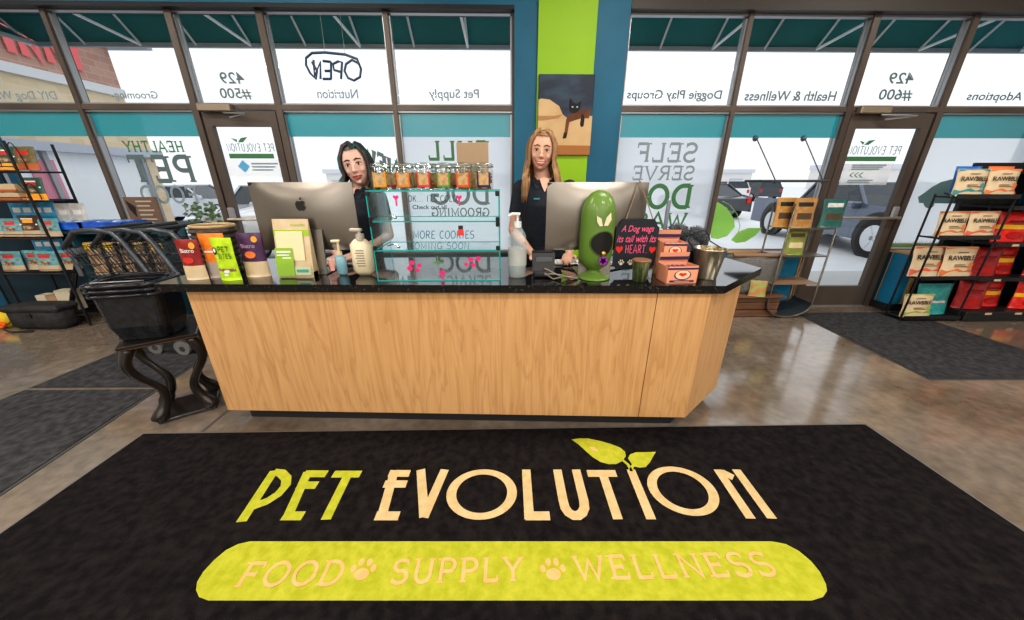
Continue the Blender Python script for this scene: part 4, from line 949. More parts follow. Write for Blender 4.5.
# ================================================================== card reader
p = on(544.5, 279); x, y = p.x, p.y+.02
t = thing('card_reader', 'black card payment terminal with grey cable beside the clear pump bottle', 'card reader', (x, y, CZ))
MB().box(x-.062, x+.062, y, y+.13, CZ, CZ+.035, bev=.01).add([(x-.058, y+.02, CZ+.03), (x+.058, y+.02, CZ+.03), (x+.058, y+.1, CZ+.03), (x-.058, y+.1, CZ+.03), (x-.062, y+.05, CZ+.13), (x+.062, y+.05, CZ+.13), (x+.062, y+.12, CZ+.13), (x-.062, y+.12, CZ+.13)], [[0, 1, 5, 4], [1, 2, 6, 5], [2, 3, 7, 6], [3, 0, 4, 7], [4, 5, 6, 7]]).build('housing', mat('dark grey plastic', (.012, .012, .014), .4), t)
MB().box(x-.045, x+.045, y+.03, y+.036, CZ+.085, CZ+.11).build('display', mat('dull display', (.12, .13, .15), .15), t)
MB().box(x-.05, x+.05, y+.06, y+.11, CZ+.13, CZ+.137, bev=.003).build('swipe_slot', black_pl, t)
cab = MB()
for k_ in range(3): cab.tube([(x+.0+.18*s_, y-.01-.012*k_+.03*sin(pi*s_)*(-1), CZ+.006+.05*abs(cos(2.2*s_+k_))*(1-s_)) for s_ in [i/12 for i in range(13)]], .004, 6)
cab.build('cable', mat('taupe cable', (.25, .22, .18), .5), t)
tag(MB().tube([on(600, 272)+Vector((0, 0, .004)), on(575, 262)+Vector((0, 0, .004)), on(560, 268)+Vector((0, 0, .004)), on(590, 275)+Vector((0, 0, .004)), on(625, 268)+Vector((0, 0, .004)), on(640, 262)+Vector((0, 0, .004))], .004, 6).build('power_cable', black_pl), 'black power cable looped on the worktop behind the green dispenser', 'cable')
# ================================================================== green bag dispenser
p = on(597, 281.5); x, y = p.x, p.y+.085
t = thing('bag_dispenser', 'olive green capsule shaped bag dispenser with round black opening on a foot', 'dispenser', (x, y, CZ))
olive = mat('olive green enamel', (.12, .22, .035), .4, coat=.2)
MB().lathe([(.0, 0), (.088, 0), (.09, .006), (.07, .014), (.035, .03), (.028, .045), (.04, .055), (.068, .075), (.083, .11), (.088, .16), (.088, .34), (.083, .375), (.066, .422), (.04, .447), (.015, .457), (0, .458)], c=(x, y, CZ), n=40).build('capsule', olive, t, smooth=True)
ang = radians(-80)
M_ = Matrix.Translation((x, y, CZ+.2)) @ Matrix.Rotation(ang+pi/2, 4, 'Z')
m = MB(); n = 32
def oc(r_, dd=0):
    P = []
    for i in range(n):
        a = 2*pi*i/n; u = r_*cos(a); v = r_*sin(a); P.append(M_ @ Vector((u, -sqrt(max(.0885**2-u*u, 0))-dd, v)))
    return P
RR = [oc(r_, .0015) for r_ in (.005, .015, .025, .035, .045, .053, .060)]; V_ = [p_ for r_ in RR for p_ in r_]; m.add(V_, [list(range(n))]+[[q*n+i, q*n+(i+1) % n, (q+1)*n+(i+1) % n, (q+1)*n+i] for q in range(6) for i in range(n)]); m.build('opening', mat('black hollow', (.004, .004, .004), .6), t)
m = MB(); a1 = oc(.059, .001); a2 = oc(.062, .0035); a3 = oc(.0665, .0); m.add(a1+a2+a3, [[i, (i+1) % n, n+(i+1) % n, n+i] for i in range(n)]+[[n+i, n+(i+1) % n, 2*n+(i+1) % n, 2*n+i] for i in range(n)])
m.build('opening_rim', mat('dark green rim', (.05, .1, .015), .35), t, smooth=True)
MB().flat([[(.002, .09), (.012, .13), (.034, .155), (.04, .12), (.024, .09)], [(-.004, .09), (-.02, .088), (-.036, .11), (-.04, .14), (-.014, .125)]], lambda u, v: M_ @ Vector((u-.01, -.0905, v))).build('leaf_logo', mat('pale leaf print', (.75, .7, .5), .5), t)
tg = thing('bone_tag', 'small purple flower shaped pet tag hanging from the green dispenser opening', 'tag', M_ @ Vector((.0, -.098, -.085)))
c = tg.location
MB().cyl((c.x, c.y, c.z+.015), (c.x, c.y-.002, c.z+.04), .002).ball((c.x, c.y-.002, c.z+.038), .012).build('gold_ring', mat('gold', (.7, .45, .1), .3, .8), tg)
m = MB()
for q in range(5):
    a = q*2*pi/5+pi/2; m.lathe([(0, -.002), (.012, -.002), (.012, .002), (0, .002)], n=12, M=Matrix.Translation((c.x+.012*cos(a), c.y-.006, c.z+.012*sin(a))) @ Matrix.Rotation(pi/2, 4, 'X'))
m.build('flower_tag', mat('purple tag', (.3, .03, .4), .35), tg)
# ================================================================== chalk sign hung on the right computer
SY = 1.885
cl = at(614.5, 243, Y=SY).x; cr = at(657, 243, Y=SY).x; z0 = at(636, 269, Y=SY).z; z1 = at(636, 219, Y=SY).z
t = thing('chalk_sign', 'small black hanging sign with pink and red heart lettering on a cord', 'sign', ((cl+cr)/2, SY, z0))
w_, h_ = cr-cl, z1-z0
def so(u, v, d=0): return (cl+w_*u, SY-d, z0+h_*v)
corner = [(0, .08), (.03, .07), (.07, .03), (.08, 0), (.92, 0), (.93, .03), (.97, .07), (1, .08), (1, .84), (.96, .86), (.93, .9), (.92, .93), (.86, 1), (.14, 1), (.08, .93), (.07, .9), (.04, .86), (0, .84)]
P = [so(u, v) for u, v in corner]; n = len(P)
MB().add([Vector(q)+Vector((0, -.004, 0)) for q in P]+[Vector(q)+Vector((0, .004, 0)) for q in P], [list(range(n)), list(range(n, 2*n))[::-1]]+[[i, n+i, n+(i+1) % n, (i+1) % n] for i in range(n)]).build('board', mat('black chalkboard', (.015, .02, .03), .6), t)
sf = lambda u, v: so(u, v, .0055)
pt = mat('pink chalk', (.8, .12, .25), .6)
MB().flat(ftext('A Dog wags', .12, .88, .72, .88, shear=.3)+ftext('its tail with its', .04, .96, .55, .69, shear=.3)+words('HEART.', .26, .78, .33, .5, sw=.1, serif=0, skew=.0), sf).build('lettering', pt, t)
MB().flat(heart(.12, .41, .085)+heart(.9, .4, .08), sf).build('hearts', mat('red chalk', (.75, .03, .02), .6), t)
MB().flat(paw(.2, .14, .075)+paw(.42, .14, .075)+paw(.64, .14, .075)+paw(.85, .14, .07), sf).build('paw_prints', mat('cream chalk', (.75, .68, .5), .6), t)
hk = Vector((at(638, 184, Y=1.925).x, 1.905, 1.418))
MB().tube([so(.2, .97), hk, Vector((hk.x+.005, 1.93, 1.421)), hk+Vector((.004, 0, 0)), so(.84, .97)], .003, 6).build('cord', mat('jute cord', (.3, .22, .14), .8), t)
# ================================================================== small tin cup
p = on(642.5, 283); x, y = p.x, p.y+.05
t = thing('tin_cup', 'small green paw print tin cup before the chalk sign', 'cup', (x, y, CZ))
MB().lathe([(.035, 0), (.046, .11), (.048, .113), (.043, .113), (.033, .004), (0, .004)], c=(x, y, CZ), n=28).build('cup_body', mat('mottled green tin', (.10, .16, .05), .35, .4, noise=((60, 60, 8), (.4, .42, .25), .45, .65)), t, smooth=True)
MB().lathe([(.047, .106), (.05, .11), (.047, .115)], c=(x, y, CZ), n=28).build('rim', mat('brown rim', (.25, .12, .06), .4), t)
MB().lathe([(0, .08), (.04, .08), (.03, .1), (0, .105)], c=(x, y, CZ), n=12).build('contents', mat('red brown bits', (.4, .08, .05), .6, noise=(90, (.15, .1, .05), .4, .6)), t)
# ================================================================== pink boxes
salmon = mat('salmon card', (.82, .36, .22), .55); navyp = mat('dark plum print', (.06, .03, .09), .5); redp = mat('red print', (.75, .02, .02), .5)
def treat_box(label, x, y, z, w=.15, d=.11, h=.085, lid=True, rz=0.):
    t = thing('treat_box', label, 'box', (0, 0, 0))
    hh = h
    MB().box(-w/2, w/2, 0, d, 0, .003).box(-w/2, w/2, 0, .003, 0, hh).box(-w/2, w/2, d-.003, d, 0, hh).box(-w/2, -w/2+.003, 0, d, 0, hh).box(w/2-.003, w/2, 0, d, 0, hh).build('carton', salmon, t)
    if lid: MB().add([(-w/2, d, hh), (w/2, d, hh), (w/2, d-.01, hh+.055), (-w/2, d-.01, hh+.055)], [[0, 1, 2, 3]]).add([(-w/2, d-.0115, hh+.015), (w/2, d-.0115, hh+.015), (w/2, d-.0125, hh+.032), (-w/2, d-.0125, hh+.032)], [[0, 1, 2, 3]], 1).build('lid', [salmon, navyp], t)
    f = lambda u, v: (w*(u-.5), -.0012, hh*v)
    MB().flat(rect(.1, .9, .08, .2)+oval(.5, .5, .28, .3), f).flat(rect(-.0, 1, .82, .93), f).build('print_bands', navyp, t)
    MB().flat(oval(.5, .52, .24, .26), lambda u, v: (w*(u-.5), -.0018, hh*v)).build('badge', mat('peach badge', (.9, .6, .4), .5), t)
    MB().flat(heart(.5, .54, .13), lambda u, v: (w*(u-.5), -.0026, hh*v)).build('heart_print', redp, t)
    MB().flat(rect(.25, .75, .12, .16), lambda u, v: (w*(u-.5), -.0028, hh*v)).build('print_block', salmon, t)
    m = MB()
    for i in range(5): m.box(-w/2+.01+i*.027, -w/2+.03+i*.027, .01, d-.01, .004, hh-.012, bev=.004)
    m.build('treat_packets', mat('dark packets', (.12, .06, .12), .4), t)
    place(t, (x, y, z), rz); return t
p = on(681, 283.5); treat_box('salmon pink treat box, front lower one with its lid open', p.x, p.y, CZ, rz=.06, h=.09, w=.165)
p2 = on(676, 270)
treat_box('salmon pink treat box, bottom one of the rear pair', p.x+.0, p.y+.12, CZ, lid=False, rz=-.04, w=.125, h=.1)
treat_box('salmon pink treat box, upper one of the rear pair', p.x+.0, p.y+.12, CZ+.1015, lid=True, rz=-.04, w=.125, h=.09)
# ================================================================== bucket, plush, upright
p = on(710, 280); x, y = p.x, p.y+.055
t = thing('metal_bucket', 'galvanised metal bucket with wire handle at the right end of the counter', 'bucket', (x, y, CZ))
MB().lathe([(0, 0), (.056, 0), (.058, .006), (.08, .155), (.084, .158), (.083, .164), (.077, .162), (.054, .008), (0, .008)], c=(x, y, CZ), n=36).build('bucket_body', mat('galvanised metal', (.30, .27, .2), .32, .8, noise=((30, 30, 5), (.5, .47, .4), .4, .65)), t, smooth=True)
MB().tube([(x-.083, y, CZ+.15)]+[(x-.05+.06*cos(a)-.03, y-.02, CZ+.16+.02+.08*sin(a)) for a in [pi-.3-i*(pi-.6)/10 for i in range(11)]]+[(x+.083, y, CZ+.15)], .003, 6).build('handle', black_mt, t)
m = MB(); rn = random.Random(5)
for q in range(16):
    a = rn.random()*6.28; r_ = .05*rn.random()**.5; m.tube([(x+r_*cos(a), y+r_*sin(a), CZ+.02), (x+r_*cos(a)*1.3, y+r_*sin(a)*1.3, CZ+.15+.02*rn.random())], .008, 6)
m.build('chew_sticks', mat('chew stick brown', (.35, .24, .12), .7, noise=(20, (.5, .4, .2), .4, .6)), t)
c = Vector((x-.055, y+.17, CZ)); 
t = thing('plush_toy', 'black fluffy plush toy lying behind the metal bucket', 'toy', c)
m = MB(); rn = random.Random(8)
for cc, r_ in ((Vector((0, 0, .11)), .105), (Vector((.06, .0, .2)), .06), (Vector((-.055, 0, .22)), .055)):
    m.ball(c+cc, r_*.92, 14)
    for q in range(330):
        d = Vector((rn.gauss(0, 1), rn.gauss(0, 1), rn.gauss(0, 1))).normalized(); e_ = d.orthogonal().normalized()*.005
        b0 = c+cc+d*r_*.88; 
        if b0.z < CZ+.004: continue
        m.poly([b0-e_, b0+e_, b0+d*.022+Vector((0, 0, -.006))])
m.build('fluff', mat('black fluff', (.02, .025, .035), .8, sheen=.4), t)
q = on(667, 262); x, y = q.x, 2.06
tag(MB().box(-.011, .011, -.008, .008, 0, .4, bev=.004).box(-.04, .04, -.035, .035, 0, .008).build('phone_stand', mat('slate grey plastic', (.22, .25, .3), .4)), 'slim grey upright stand behind the pink treat boxes', 'stand').location = (at(665.5, 225, Y=y).x, y, CZ)
# ================================================================== small black table with curved legs
TZ = .55
a = at(114, 349, Z=TZ); b_ = at(196, 333.5, Z=TZ); c = at(195, 319, Z=TZ)
ex = (b_-a); wx = ex.length; ex.normalize(); ey = Vector((-ex.y, ex.x, 0)); wy = .33
ctr_ = a+ex*wx/2+ey*wy/2; rzT = atan2(ex.y, ex.x)
tb = thing('side_table', 'small black side table with snaking carved legs and lower shelf, left of the counter', 'table', (0, 0, 0))
lac = mat('black lacquered wood', (.014, .011, .010), .28, noise=(8, (.03, .022, .018), .4, .8), coat=.3)
MB().box(-wx/2, wx/2, -wy/2, wy/2, TZ-.018, TZ, bev=.004).box(-wx/2+.02, wx/2-.02, -wy/2+.02, wy/2-.02, TZ-.032, TZ-.018).build('tabletop', lac, tb)
MB().box(-wx/2-.0, wx/2, -wy/2-.0, wy/2, TZ-.022, TZ-.017).build('edge_trim', mat('brown worn edge', (.12, .06, .03), .4), tb)
MB().box(-wx/2+.03, wx/2-.03, -wy/2+.03, wy/2-.03, 0, .022, bev=.004).build('lower_shelf', lac, tb)
for sx in (-1, 1):
    for sy in (-1, 1):
        P = []; R_ = []
        for i in range(25):
            u = i/24; z = TZ-.03-(TZ-.055)*u
            off = .045*sin(2*pi*u*1.05+.2)*(1)
            px_ = sx*(wx/2-.05)+off*(-1 if sx > 0 else 1)*-1; 
            P.append((px_-sx*.01*u, sy*(wy/2-.05)+off*.35*sy, z)); R_.append(.034-.012*sin(pi*min(u*1.05, 1))+(.006 if u > .9 else 0))
        MB().tube(P, R_, 10).ball((P[-1][0], P[-1][1], .04), (.03, .028, .022), 10).build('leg', lac, tb, smooth=True)
place(tb, (ctr_.x, ctr_.y, 0), rzT)
# ---- stacked hand baskets
bkm = mat('black basket plastic', (.012, .013, .016), .22, noise=(30, (.022, .024, .03), .4, .7))
def basket(label, loc, rz):
    t = thing('shopping_basket', label, 'basket', (0, 0, 0), 'black hand baskets stacked on the small table')
    W, Dp, w, d, H_ = .34, .26, .25, .20, .29
    m = MB()
    def rg(hw, hd, z, r_=.05, n=5):
        P = []
        for sx, sy, a0 in ((1, -1, -90), (1, 1, 0), (-1, 1, 90), (-1, -1, 180)):
            for i in range(n+1):
                q = radians(a0+90*i/n); P.append((sx*(hw-r_)+r_*cos(q), sy*(hd-r_)+r_*sin(q), z))
        return P
    lv = [rg(w/2-.01, d/2-.01, 0), rg(w/2, d/2, .006), rg(w/2+.02, d/2+.02, .09), rg(W/2-.012, Dp/2-.012, H_-.03), rg(W/2-.012, Dp/2-.012, H_-.004), rg(W/2-.03, Dp/2-.03, H_-.004), rg(w/2-.006, d/2-.006, .012)]
    N = len(lv[0]); V = [p_ for l in lv for p_ in l]
    F = [list(range(N))[::-1]]+[[i*N+k_, i*N+(k_+1) % N, (i+1)*N+(k_+1) % N, (i+1)*N+k_] for i in range(len(lv)-1) for k_ in range(N)]+[list(range((len(lv)-1)*N, len(lv)*N))]
    m.add(V, F); m.build('basket_body', bkm, t, smooth=False)
    r_ = rg(W/2, Dp/2, H_-.012, .055); m = MB(); m.tube(r_+[r_[0]], .011, 8); 
    r2 = rg(W/2-.022, Dp/2-.022, H_-.045, .05); m.tube(r2+[r2[0]], .006, 6); m.build('rim', mat('glossy black rim', (.02, .021, .026), .12), t, smooth=True)
    for s_ in (-1, 1):
        MB().tube([(-s_*.0-W/2+.02, s_*.02, H_+.004), (-W/2+.05, s_*(Dp/2-.03), H_+.006), (W/2-.05, s_*(Dp/2-.03), H_+.006), (W/2-.02, s_*.02, H_+.004)], .006, 8).build('handle', MATS['glossy black rim'], t)
    place(t, loc, rz); return t
bc = Vector(((at(88, 290, Y=1.78).x+at(168, 285, Y=1.78).x)/2-.135, ctr_.y-.02, TZ))
b0 = basket('lowest black hand basket, its whole side showing, standing on the small black table', bc, .22)
dup(b0, bc+Vector((-.004, 0, .028)), .225, 'black hand basket nested in the middle of the stack on the small table')
dup(b0, bc+Vector((-.008, 0, .056)), .22, 'topmost black hand basket of the stack on the small table')
# ================================================================== shopping carts
cgrey = mat('dark grey cart tube', (.075, .085, .10), .3, .5); cwire = mat('black cart wire', (.02, .022, .026), .4, .3)
def cart(label):
    t = thing('shopping_cart', label, 'shopping cart', (0, 0, 0), 'nested shopping carts behind the small table')
    # front at -x, rear (handle) at +x ; top rail z ~1.02
    for s_ in (-1, 1):
        y = s_*.23
        MB().tube([(-.46, y*.8, .93), (-.30, y*.9, 1.06), (-.12, y, 1.075), (0, y, 1.055), (.06, y, .98), (.21, y, .62), (.24, y, .52), (.22, y, .22), (-.30, y*.9, .17)], .019, 8).build('side_frame', cgrey, t, smooth=True)
    MB().tube([(-.12, -.23, 1.075), (-.12, .23, 1.075)], .017, 8).build('handle', black_pl, t)
    MB().tube([(-.30, -.2, .17), (-.30, .2, .17)], .013, 8).tube([(.22, -.23, .22), (.22, .23, .22)], .013, 8).build('cross_bar', cgrey, t)
    m = MB()
    top0, top1, bot0, bot1 = (-.44, .93), (.06, .97), (-.34, .60), (.20, .58)
    L_ = lambda p, q, u: (p[0]+(q[0]-p[0])*u, p[1]+(q[1]-p[1])*u)
    for s_ in (-1, 1):
        for i in range(17):
            A_ = L_(top0, top1, i/16); B_ = L_(bot0, bot1, i/16); m.tube([(A_[0], s_*.215, A_[1]), (B_[0], s_*.17, B_[1])], .0028, 4)
        for j in range(6):
            A_ = L_(top0, bot0, j/5); B_ = L_(top1, bot1, j/5); y = s_*(.215-.045*j/5); m.tube([(A_[0], y, A_[1]), (B_[0], y, B_[1])], .0035, 4)
    for e_ in (0, 1):
        for i in range(11):
            y = -1+2*i/10; A_ = L_(top0, top1, e_); B_ = L_(bot0, bot1, e_); m.tube([(A_[0], y*.215, A_[1]), (B_[0], y*.17, B_[1])], .0028, 4)
        for j in range(5):
            A_ = L_(L_(top0, bot0, j/4), L_(top1, bot1, j/4), e_); w_ = .215-.045*j/4; m.tube([(A_[0], -w_, A_[1]), (A_[0], w_, A_[1])], .0032, 4)
    for i in range(17):
        B_ = L_(bot0, bot1, i/16); m.tube([(B_[0], -.17, B_[1]), (B_[0], .17, B_[1])], .0028, 4)
    m.build('wire_basket', cwire, t)
    for x, y in ((-.28, -.19), (-.28, .19), (.2, -.22), (.2, .22)):
        w = MB().lathe([(.02, -.012), (.06, -.012), (.063, 0), (.06, .012), (.02, .012)], n=16, M=Matrix.Translation((x, y, .063)) @ Matrix.Rotation(pi/2, 4, 'X')).build('caster', mat('grey tyre', (.18, .18, .18), .5), t)
        MB().tube([(x, y, .19), (x+.01, y+.02, .12), (x, y+.02, .063)], .01, 6).lathe([(0, -.0135), (.025, -.0135), (.025, .0135), (0, .0135)], n=12, M=Matrix.Translation((x, y, .063)) @ Matrix.Rotation(pi/2, 4, 'X')).build('caster_fork', chrome, w)
    return t
ct = cart('left one of the three nested dark wire shopping carts beyond the baskets')
cxp = at(114, 229, Y=2.72).x
place(ct, (cxp, 2.92, 0), .0)
dup(ct, (cxp+.22, 2.92, 0), 0, 'middle one of the three nested dark wire shopping carts beyond the baskets')
dup(ct, (cxp+.44, 2.92, 0), 0, 'right one of the three nested wire carts, nearest the counter end')
# low display shelf behind the carts with blue and yellow cartons
sx0, sx1 = at(66, 273, Y=3.38).x+.04, at(165, 235, Y=3.55).x
t = thing('display_shelf', 'low dark teal display shelf under the window behind the carts', 'shelf', ((sx0+sx1)/2, 3.6, 0))
MB().box(sx0, sx1, 3.5, 3.8, .0, .08).box(sx0, sx1, 3.5, 3.8, .93, .96).box(sx0, sx1, 3.5, 3.8, .48, .50).box(sx0, sx0+.02, 3.5, 3.8, .08, .93).box(sx1-.02, sx1, 3.5, 3.8, .08, .93).box(sx0, sx1, 3.78, 3.8, .08, .93).build('shelf_frame', mat('dark teal laminate', (.01, .07, .10), .45), t)
bluep = mat('bright blue plastic', (.01, .09, .55), .35, noise=(20, (.03, .2, .75), .45, .75)); yelp = mat('yellow band print', (.75, .52, .02), .5)
def crate(label, x, y, z, w):
    t = thing('blue_crate', label, 'crate', (x, y, z))
    m = MB(); h = .085
    m.box(x-w/2, x+w/2, y-.12, y+.12, z, z+.01); 
    for yy in (y-.12, y+.11): m.box(x-w/2, x+w/2, yy, yy+.01, z, z+h)
    for xx in (x-w/2, x+w/2-.01): m.box(xx, xx+.01, y-.12, y+.12, z, z+h)
    m.build('crate_body', bluep, t)
    MB().box(x-w/2-.008, x+w/2+.008, y-.128, y-.118, z+h-.012, z+h).box(x-w/2-.008, x+w/2+.008, y+.118, y+.128, z+h-.012, z+h).build('rim', bluep, t)
    m = MB(); rn = random.Random(int(x*100))
    for i in range(7):
        a_ = x-w/2+.03+i*(w-.05)/7; m.box(a_, a_+.05, y-.09, y+.09, z+.012, z+.07+.03*rn.random(), bev=.01)
    m.build('packets', mat('blue grey packets', (.15, .25, .45), .4, noise=(15, (.5, .6, .6), .45, .65)), t)
crate('bright blue plastic crate on the low shelf, left one', (at(72, 217, Y=3.6).x), 3.62, .96, .36)
crate('bright blue plastic crate on the low shelf, right one', (at(108, 216, Y=3.6).x), 3.62, .96, .42)
def carton(name, label, x, y, z, w, d, h, m1, m2=None, band=(.6, .85), txt=None, cat='box', group=None):
    t = thing(name, label, cat, (x, y, z), group)
    MB().box(x-w/2, x+w/2, y, y+d, z, z+h, bev=.003).build('carton', m1, t)
    if m2: MB().box(x-w/2-.0005, x+w/2+.0005, y-.0012, y+.01, z+h*band[0], z+h*band[1]).build('print_band', m2, t)
    if txt: MB().flat(ftext(txt, x-w*.35, x+w*.35, z+h*.35, z+h*.5), lambda u, v: (u, y-.002, v)).build('lettering', blk, t)
    return t
tanb = mat('tan print carton', (.45, .3, .18), .6, noise=(12, (.2, .12, .08), .45, .65))
for i in range(5):
    carton('food_carton', 'tan carton with yellow band on the low shelf behind the carts, %s from the left' % ORD[i], sx0+.15+i*(sx1-sx0-.3)/4, 3.54, .5, .2, .15, .34, tanb, yelp, (.8, .96))
# ================================================================== left merchandise rack
LY = 3.38; LYb = 3.72
lx0 = at(0, 240, Y=LY).x-.75; lx1 = at(66, 273, Y=LY).x
shz = [at(40, y, Y=LY).z for y in (171.5, 202, 239, 274)]
rk = thing('wire_rack', 'tall black wire merchandise rack with spiral bag hooks at the left wall end', 'rack', (lx1, LY, 0))
navyk = mat('dark navy back panel', (.006, .03, .05), .6)
MB().box(lx0, lx1-.02, LYb, LYb+.02, .1, 1.25).build('back_panel', navyk, rk)
for x in (lx0, (lx0+lx1)/2, lx1):
    for y in (LY, LYb): MB().tube([(x, y, 0), (x, y, shz[0]+.25)], .011, 8).build('post', black_mt, rk)
for z in shz+[.12]:
    m = MB(); 
    for y in (LY, LYb): m.tube([(lx0, y, z), (lx1, y, z)], .009, 6)
    for i in range(14):
        x = lx0+(lx1-lx0)*i/13; m.tube([(x, LY, z), (x, LYb, z)], .004, 4)
    m.tube([(lx0, LY, z+.04), (lx1, LY, z+.04)], .004, 4)
    m.build('shelf', black_mt, rk)
for z, n in ((shz[0], 5), (shz[1], 4)):
    for i in range(n):
        x = lx1-.02-i*.12; P = [(x+.07*sin(pi*s_/10)*.0+.055*cos(pi*s_/10), LY+.05+.05*i*.2, z+.02+(.22 if z == shz[0] else .14)*sin(pi*s_/10)) for s_ in range(11)]
        MB().tube(P, .004, 5).build('hook_loop', black_mt, rk)
# products
teal_pp = foil('pale teal foil', (.12, .32, .36)); sky_p = foil('sky blue foil', (.03, .30, .55)); dkgreen = foil('dark green foil', (.03, .09, .07)); brown_f = foil('dark brown foil', (.05, .03, .025)); lgrey = foil('light grey foil', (.5, .5, .5)); tea2 = foil('deep teal foil', (.02, .13, .17))
sandp = mat('sand print', (.5, .38, .25), .5)
tri = lambda u, v: 2 if (.25 < u < .75 and .66 < v < .76) else (1 if v < .3 else 0)
rp = mat('small red print', (.6, .03, .03), .5)
protos = {}; mat('rust print', (.4, .1, .03), .5)
def gen(c): return [('print_block', rect(.22, .78, .80, .86), c), ('picture', oval(.5, .42, .26, .1), mat('pouch photo', (.16, .08, .04), .5, noise=(40, (.5, .35, .2), .45, .6))), ('band', rect(.08, .92, .54, .6), c)]
def sp(key, label, X, Y_, Z_, w, h, t_, cols, zone=tri, rz=0., rx=-.08, group=None, deco=None):
    if key not in protos:
        protos[key] = pouch('food_pouch', label, 'pouch', (X, Y_, Z_), w, h, t_, cols, zone, rz=rz, rx=rx, s=len(protos)+1, deco=deco or (gen(white_p if key in 'abdh' else MATS['rust print']) if key not in 'ef' else None), group=group); return protos[key]
    return dup(protos[key], (X, Y_, Z_), rz, label, rx=rx, group=group)
rowz = [z+.012 for z in shz]
X_ = lambda px, py: at(px, py, Y=LY+.07).x
# row 0 (top shelf)
for i, (px, lb, key, cols) in enumerate([(-12, 'teal and rust pouch on the top shelf of the left rack, at the picture edge', 'a', [tea2, mat('rust print', (.4, .1, .03), .5), y_o]), (7, 'dark green pouch with orange label on the top shelf of the left rack', 'b', [dkgreen, y_o, rp]), (25, 'olive brown pouch on the top shelf of the left rack, rightmost', 'c', [foil('olive foil', (.12, .11, .05)), mat('rust print', (.4, .1, .03), .5), rp])]):
    sp(key, lb, X_(px, 162), LY+.08, rowz[0], .2, .2, .06, cols)
rust = MATS['rust print']
for i, (px, key, cols, lb, h) in enumerate([(-14, 'd', [rust, sandp, rp], 'rust coloured pouch on the second shelf of the left rack, at the picture edge', .2), (32, 'b', None, 'dark green pouch on the second shelf of the left rack beside the flat boxes', .2)]):
    sp(key, lb, X_(px, 190), LY+.08, rowz[1], .2, h, .06, cols or [dkgreen, y_o, rp])
for i in range(2):
    carton('flat_box', 'flat tan box on the second shelf of the left rack, %s' % ('lower of two' if i == 0 else 'upper of two'), X_(8, 195), LY+.03, rowz[1]+.075*i, .30, .2, .07, sandp, rust, (.0, .3))
for i in range(4):
    sp('e', 'sky blue pouch behind on the left rack third shelf, %s from left' % ORD[i], X_(-10+11*i, 212), LY+.25, rowz[2], .13, .33, .04, [sky_p, sky_p, white_p], rz=.1)
for i in range(2):
    sp('f', 'light grey pouch behind on the left rack third shelf, %s of two' % ('left' if i == 0 else 'right'), X_(38+15*i, 212), LY+.25, rowz[2], .15, .3, .04, [lgrey, lgrey, white_p], rz=.05)
for i, (px, key, lb) in enumerate([(-12, 'g', 'pale teal pouch at the front of the third shelf, at the picture edge'), (9, 'g', 'pale teal pouch at the front of the third shelf, left of the dark brown one'), (28, 'h', 'dark brown pouch standing between pale teal pouches on the third shelf'), (46, 'g', 'pale teal pouch at the front of the third shelf, right of the dark brown one')]):
    sp(key, lb, X_(px, 228), LY+.09, rowz[2], .2, .17 if key == 'g' else .2, .06, [teal_pp, sandp, rp] if key == 'g' else [brown_f, sandp, y_o])
for i in range(3):
    sp('e', 'sky blue pouch behind on the left rack fourth shelf, %s from left' % ORD[i], X_(14+9*i, 252), LY+.27, rowz[3], .13, .29, .04, None, rz=.1)
for i, px in enumerate((8, 26, 44, 60)):
    sp('g', 'pale teal pouch on the fourth shelf of the left rack, %s from the left' % ORD[i], X_(px, 262), LY+.09+.06*(i % 2), rowz[3], .2, .2, .06, [teal_pp, sandp, rp], rz=.1*(i % 2)).scale = (1.1, 1.1, 1.15)
BZ = .132
for i, (px, m1, m2, lb) in enumerate([(33, mat('ivory carton', (.62, .55, .42), .6), y_o, 'small ivory carton with orange foot on the bottom shelf of the left rack, left'), (44, tanb, rust, 'small brown print carton on the bottom shelf of the left rack, middle'), (57, MATS['ivory carton'], mat('bright green print', (.05, .4, .05), .5), 'larger ivory carton with green foot on the bottom shelf of the left rack')]):
    carton('food_carton', lb, X_(px, 292), LY+.1, BZ, .10 if i < 2 else .16, .1, .17 if i < 2 else .22, m1, m2, (0, .35))
# tripod post with clamp beside the rack
p = at(73, 322, Z=.0)
t = thing('post_stand', 'black upright post with grey clamp and small wheel left of the carts', 'stand', (p.x, p.y, 0))
qt = at(78, 252, Y=p.y); MB().tube([(p.x, p.y, .07), (qt.x, p.y, qt.z)], .02, 10).build('pole', black_pl, t)
MB().box(qt.x-.09, qt.x+.05, p.y-.03, p.y+.03, qt.z-.02, qt.z+.04, bev=.01).box(qt.x-.07, qt.x-.03, p.y-.03, p.y, qt.z-.25, qt.z-.02, bev=.01).build('clamp', mat('slate grey clamp', (.1, .12, .15), .4), t)
MB().lathe([(.0, -.015), (.035, -.015), (.035, .015), (0, .015)], n=16, M=Matrix.Translation((p.x, p.y, .036)) @ Matrix.Rotation(pi/2, 4, 'X')).tube([(p.x, p.y, .1), (p.x, p.y, .06)], .026, 8).build('caster', mat('grey tyre', (.18, .18, .18), .5), t)
